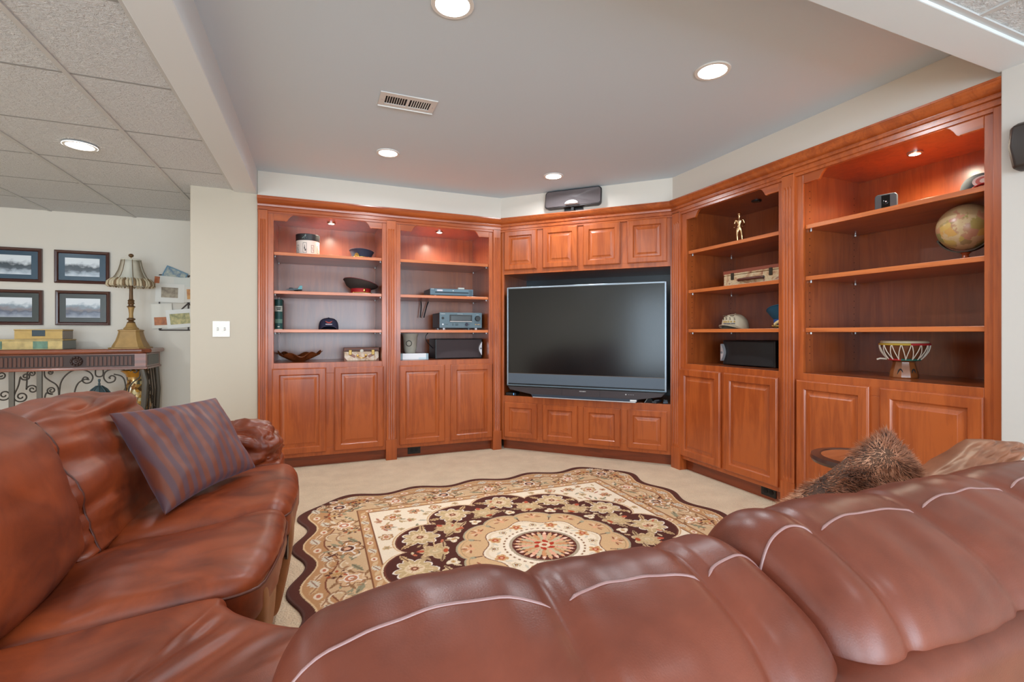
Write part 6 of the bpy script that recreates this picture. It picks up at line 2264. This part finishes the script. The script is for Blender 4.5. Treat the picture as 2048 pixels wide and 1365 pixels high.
for sx in (-1, 1):
    for sy in (-1, 1):
        rosette(sx * 1.0, sy * 1.0, 0.085, 8, PI / 4, C8(196, 156, 110), WHT, DK, PCH, 0.35, DK)
        spray(sx * 1.04, sy * 0.86, 0, 0.045)
        spray(sx * 0.86, sy * 1.06, 1, 0.045)

# straight inner stripe and cream field
mx = np.maximum(np.abs(UU), np.abs(VV))
paint(mx < 0.900, C8(126, 80, 52))
paint(mx < 0.893, TAN)
paint(mx < 0.838, C8(126, 80, 52))
paint(mx < 0.831, CRM)
for side in range(4):
    for k in range(34):
        t = -0.85 + 1.7 * (k + 0.5) / 34
        X, Y, rot = side_xy(t, 0.866, side)
        m = k % 4
        if m == 0: ell(X, Y, 0.022, 0.017, rot, C8(232, 214, 184)); ell(X, Y, 0.010, 0.007, rot, C8(178, 100, 70))
        elif m == 2: leaf(X, Y, 0.036, 0.019, rot + 0.5, C8(214, 208, 184), C8(150, 110, 84))
        else: leaf(X, Y, 0.030, 0.012, rot - 0.5, C8(212, 182, 138), None)
# corner flowers on cream
for sx in (-1, 1):
    for sy in (-1, 1):
        for (a, b_, R, kd) in ((0.70, 0.70, 0.05, 0), (0.56, 0.75, 0.042, 1), (0.75, 0.56, 0.042, 1), (0.60, 0.62, 0.03, 2), (0.42, 0.775, 0.035, 0), (0.775, 0.42, 0.035, 0), (0.28, 0.79, 0.026, 2), (0.79, 0.28, 0.026, 2), (0.66, 0.79, 0.024, 1), (0.79, 0.66, 0.024, 1), (0.5, 0.68, 0.022, 2), (0.68, 0.5, 0.022, 2)):
            rosette(sx * a, sy * b_, R, 6, a * 5, (C8(206, 170, 120), C8(190, 140, 96), C8(214, 186, 140))[kd], (WHT, PCH, C8(180, 150, 110))[kd], (RST, DK, SAGE)[kd], OCH, 0.4, C8(168, 128, 90) if kd == 0 else None)
        for q in range(26):
            a, b_ = rr_.uniform(0.3, 0.80), rr_.uniform(0.5, 0.80)
            if rr_.random() < 0.5: a, b_ = b_, a
            leaf(sx * a, sy * b_, 0.026, 0.008, rr_.uniform(0, PI), (SAGE, C8(186, 160, 116), C8(170, 168, 146), C8(176, 116, 90))[q % 4])
# scalloped dark field around the medallion
RR = np.hypot(UU, VV)
TH = np.arctan2(VV, UU)
lob = np.abs(np.cos(6 * TH)) ** 0.55
edge = 0.70 + 0.115 * lob
sq = 1 + 0.02 * np.cos(4 * TH)
paint(RR < edge * sq + 0.026, C8(200, 160, 112))
paint(RR < edge * sq + 0.020, C8(226, 206, 168))
paint(RR < edge * sq + 0.010, C8(110, 62, 48))
paint(RR < edge * sq, FLD)
for k in range(12):
    a = 2 * PI * k / 12
    x, y = 0.695 * math.cos(a), 0.695 * math.sin(a)
    rosette(x, y, 0.098, 9, a, C8(196, 172, 126), C8(222, 200, 158), C8(206, 186, 146), DK, 0.32, WHT)
    rosette(x, y, 0.045, 6, a, C8(226, 206, 170), C8(190, 150, 106), C8(120, 66, 50), PCH, 0.3)
    for s_ in (-1, 1):
        b_ = a + s_ * 0.165
        leaf(0.735 * math.cos(b_), 0.735 * math.sin(b_), 0.045, 0.015, b_ + s_ * 1.0, C8(206, 176, 126), DK)
        leaf(0.64 * math.cos(a + s_ * 0.14), 0.64 * math.sin(a + s_ * 0.14), 0.035, 0.012, a + PI / 2, C8(186, 160, 118))
    a2 = a + PI / 12
    x, y = 0.58 * math.cos(a2), 0.58 * math.sin(a2)
    rosette(x, y, 0.075, 7, a2, C8(190, 164, 118), C8(208, 184, 140), C8(196, 176, 134), C8(216, 196, 156), 0.4, C8(220, 196, 156))
    ell(0.525 * math.cos(a2), 0.525 * math.sin(a2), 0.024, 0.013, a2 + PI / 2, RST)
    ell(0.655 * math.cos(a2), 0.655 * math.sin(a2), 0.02, 0.014, a2, C8(186, 92, 66))
    stroke([(0.58 * math.cos(a2), 0.58 * math.sin(a2)), (0.62 * math.cos(a), 0.62 * math.sin(a))], 0.004, C8(206, 176, 130))
    rosette(0.503 * math.cos(a), 0.503 * math.sin(a), 0.036, 3, a, C8(228, 212, 176), WHT, C8(206, 178, 134), OCH, 0.45)
    leaf(0.545 * math.cos(a + 0.12), 0.545 * math.sin(a + 0.12), 0.045, 0.013, a + 1.9, C8(200, 176, 134), DK)
    leaf(0.545 * math.cos(a - 0.12), 0.545 * math.sin(a - 0.12), 0.045, 0.013, a - 1.9, C8(186, 164, 120), DK)
for q in range(150):
    a, r_ = rr_.uniform(0, 2 * PI), rr_.uniform(0.49, 0.76)
    leaf(r_ * math.cos(a), r_ * math.sin(a), rr_.uniform(0.014, 0.026), 0.008, rr_.uniform(0, PI), (C8(200, 172, 128), C8(214, 194, 154), C8(176, 150, 112), C8(190, 110, 80))[q % 4])
for q in range(420):
    # scattered sprigs in the beige border
    side = q % 4
    t, off = rr_.uniform(-1.0, 1.0), rr_.uniform(0.925, 1.06)
    X, Y, rot = side_xy(t, off, side)
    leaf(X, Y, rr_.uniform(0.012, 0.024), 0.006, rr_.uniform(0, PI), (C8(160, 122, 86), C8(228, 210, 176), SAGE, C8(176, 130, 92), C8(226, 200, 160))[q % 5])
# beige scalloped ring
e2 = 0.425 + 0.038 * np.abs(np.cos(6 * TH + PI / 2)) ** 0.6
paint(RR < e2 + 0.010, C8(170, 160, 130))
paint(RR < e2, C8(210, 176, 130))
paint((RR < e2 - 0.014) & (RR > e2 - 0.019), C8(176, 146, 104))
for k in range(12):
    a = 2 * PI * (k + 0.5) / 12
    x, y = 0.392 * math.cos(a), 0.392 * math.sin(a)
    for q in range(7):
        b_ = a + PI + (q - 3) * 0.5
        leaf(x - 0.036 * math.cos(b_), y - 0.036 * math.sin(b_), 0.02, 0.006, b_, (C8(150, 88, 62), C8(196, 140, 96), C8(226, 196, 160))[q % 3])
    ell(x, y, 0.02, 0.013, a, C8(222, 170, 130))
    a = 2 * PI * k / 12
    ell(0.40 * math.cos(a), 0.40 * math.sin(a), 0.018, 0.013, a, C8(166, 160, 130))
    stroke([(0.35 * math.cos(a), 0.35 * math.sin(a)), (0.39 * math.cos(a), 0.39 * math.sin(a))], 0.003, DK)
# cream ring
e3 = 0.318 + 0.022 * np.cos(8 * TH)
paint(RR < e3 + 0.006, C8(120, 76, 54))
paint(RR < e3, CRM)
paint((RR < e3 - 0.012) & (RR > e3 - 0.028), C8(226, 210, 178))
for k in range(8):
    a = 2 * PI * k / 8 + 0.2
    rosette(0.272 * math.cos(a), 0.272 * math.sin(a), 0.038, 5, a, C8(206, 166, 112), C8(190, 120, 84), RST, PCH, 0.4)
    a += PI / 8
    rosette(0.272 * math.cos(a), 0.272 * math.sin(a), 0.026, 5, a, C8(196, 176, 132), WHT, DK, OCH, 0.35)
    for s_ in (-1, 1):
        leaf(0.262 * math.cos(a + s_ * 0.2), 0.262 * math.sin(a + s_ * 0.2), 0.024, 0.007, a + s_ * 0.9, C8(206, 200, 178))
paint((RR < 0.216 + 0.006 * np.sign(np.sin(40 * TH))) & (RR > 0.212), C8(140, 100, 70))
paint(RR < 0.206, C8(240, 230, 206))
paint(RR < 0.190, C8(172, 158, 132))
paint(RR < 0.174, C8(96, 48, 38))
for k in range(28):
    a = 2 * PI * k / 28
    L = 0.05
    leaf(0.106 * math.cos(a), 0.106 * math.sin(a), 0.062, 0.0135, a, (C8(204, 176, 132), C8(226, 172, 140), C8(196, 186, 150), C8(206, 150, 104))[k % 4])
    ell(0.148 * math.cos(a), 0.148 * math.sin(a), 0.013, 0.0085, a, (C8(216, 164, 122), C8(240, 206, 180))[k % 2])
paint(RR < 0.062, C8(206, 180, 140))
for k in range(6):
    a = 2 * PI * k / 6
    ell(0.042 * math.cos(a), 0.042 * math.sin(a), 0.022, 0.013, a + 0.7, C8(178, 58, 36))
paint(RR < 0.032, C8(226, 206, 172))
paint(RR < 0.014, C8(170, 80, 56))
# hand-knotted unevenness
pic *= (0.94 + 0.12 * rs_.rand(NG, NG, 1)) * np.array([1.02, 0.955, 0.985])

inside = Q < 0.992
idm = -np.ones((NG, NG), int)
idm[inside] = np.arange(inside.sum())
verts = np.stack([UU[inside], VV[inside], np.full(inside.sum(), 0.0125)], 1)
f00, f10, f11, f01 = idm[:-1, :-1], idm[1:, :-1], idm[1:, 1:], idm[:-1, 1:]
ok = (f00 >= 0) & (f10 >= 0) & (f11 >= 0) & (f01 >= 0)
quads = np.stack([f00[ok], f10[ok], f11[ok], f01[ok]], 1).astype(np.int32)
me = D.meshes.new('pile')
me.vertices.add(len(verts))
me.vertices.foreach_set('co', verts.ravel())
me.loops.add(quads.size)
me.loops.foreach_set('vertex_index', quads.ravel())
me.polygons.add(len(quads))
me.polygons.foreach_set('loop_start', np.arange(0, quads.size, 4, dtype=np.int32))
me.update(calc_edges=True)
ca = me.color_attributes.new('knots', 'FLOAT_COLOR', 'POINT')
col4 = np.ones((len(verts), 4), np.float32)
col4[:, :3] = pic[inside]
ca.data.foreach_set('color', col4.ravel())
m, nt, b = nodes_of('knotted_wool')
vc = NN(nt, 'ShaderNodeVertexColor', layer_name='knots')
nt.links.new(vc.outputs['Color'], b.inputs['Base Color'])
b.inputs['Roughness'].default_value = 0.95
b.inputs['Specular IOR Level'].default_value = 0.2
n_ = noise_node(nt, 300, 2, 0.6, 0, obj_coords(nt))
bump_to(nt, b, n_.outputs['Fac'], 0.4, 0.003)
me.materials.append(m)
rug = thing('area_rug', 'large beige and brown medallion rug with scalloped dark edge on the carpet', 'rug', (RC[0], RC[1], 0.0))
o = D.objects.new('pile', me)
COL.objects.link(o)
o.parent = rug
ol_ = []
for k in range(720):
    a = 2 * PI * k / 720
    c, s = math.cos(a), math.sin(a)
    lo, hi = 0.8, 1.9
    for _ in range(30):
        mid_ = (lo + hi) / 2
        if border_q(np.array(mid_ * c), np.array(mid_ * s)) < 1.0: lo = mid_
        else: hi = mid_
    ol_.append((lo * c, lo * s))
MB().rings([[(x, y, 0.0) for x, y in ol_], [(x, y, 0.009) for x, y in ol_], [(x * 0.997, y * 0.997, 0.0122) for x, y in ol_]], False, True).build('bound_edge', plain('dark_brown_wool', (86, 50, 42), 0.95), rug, recalc=False)
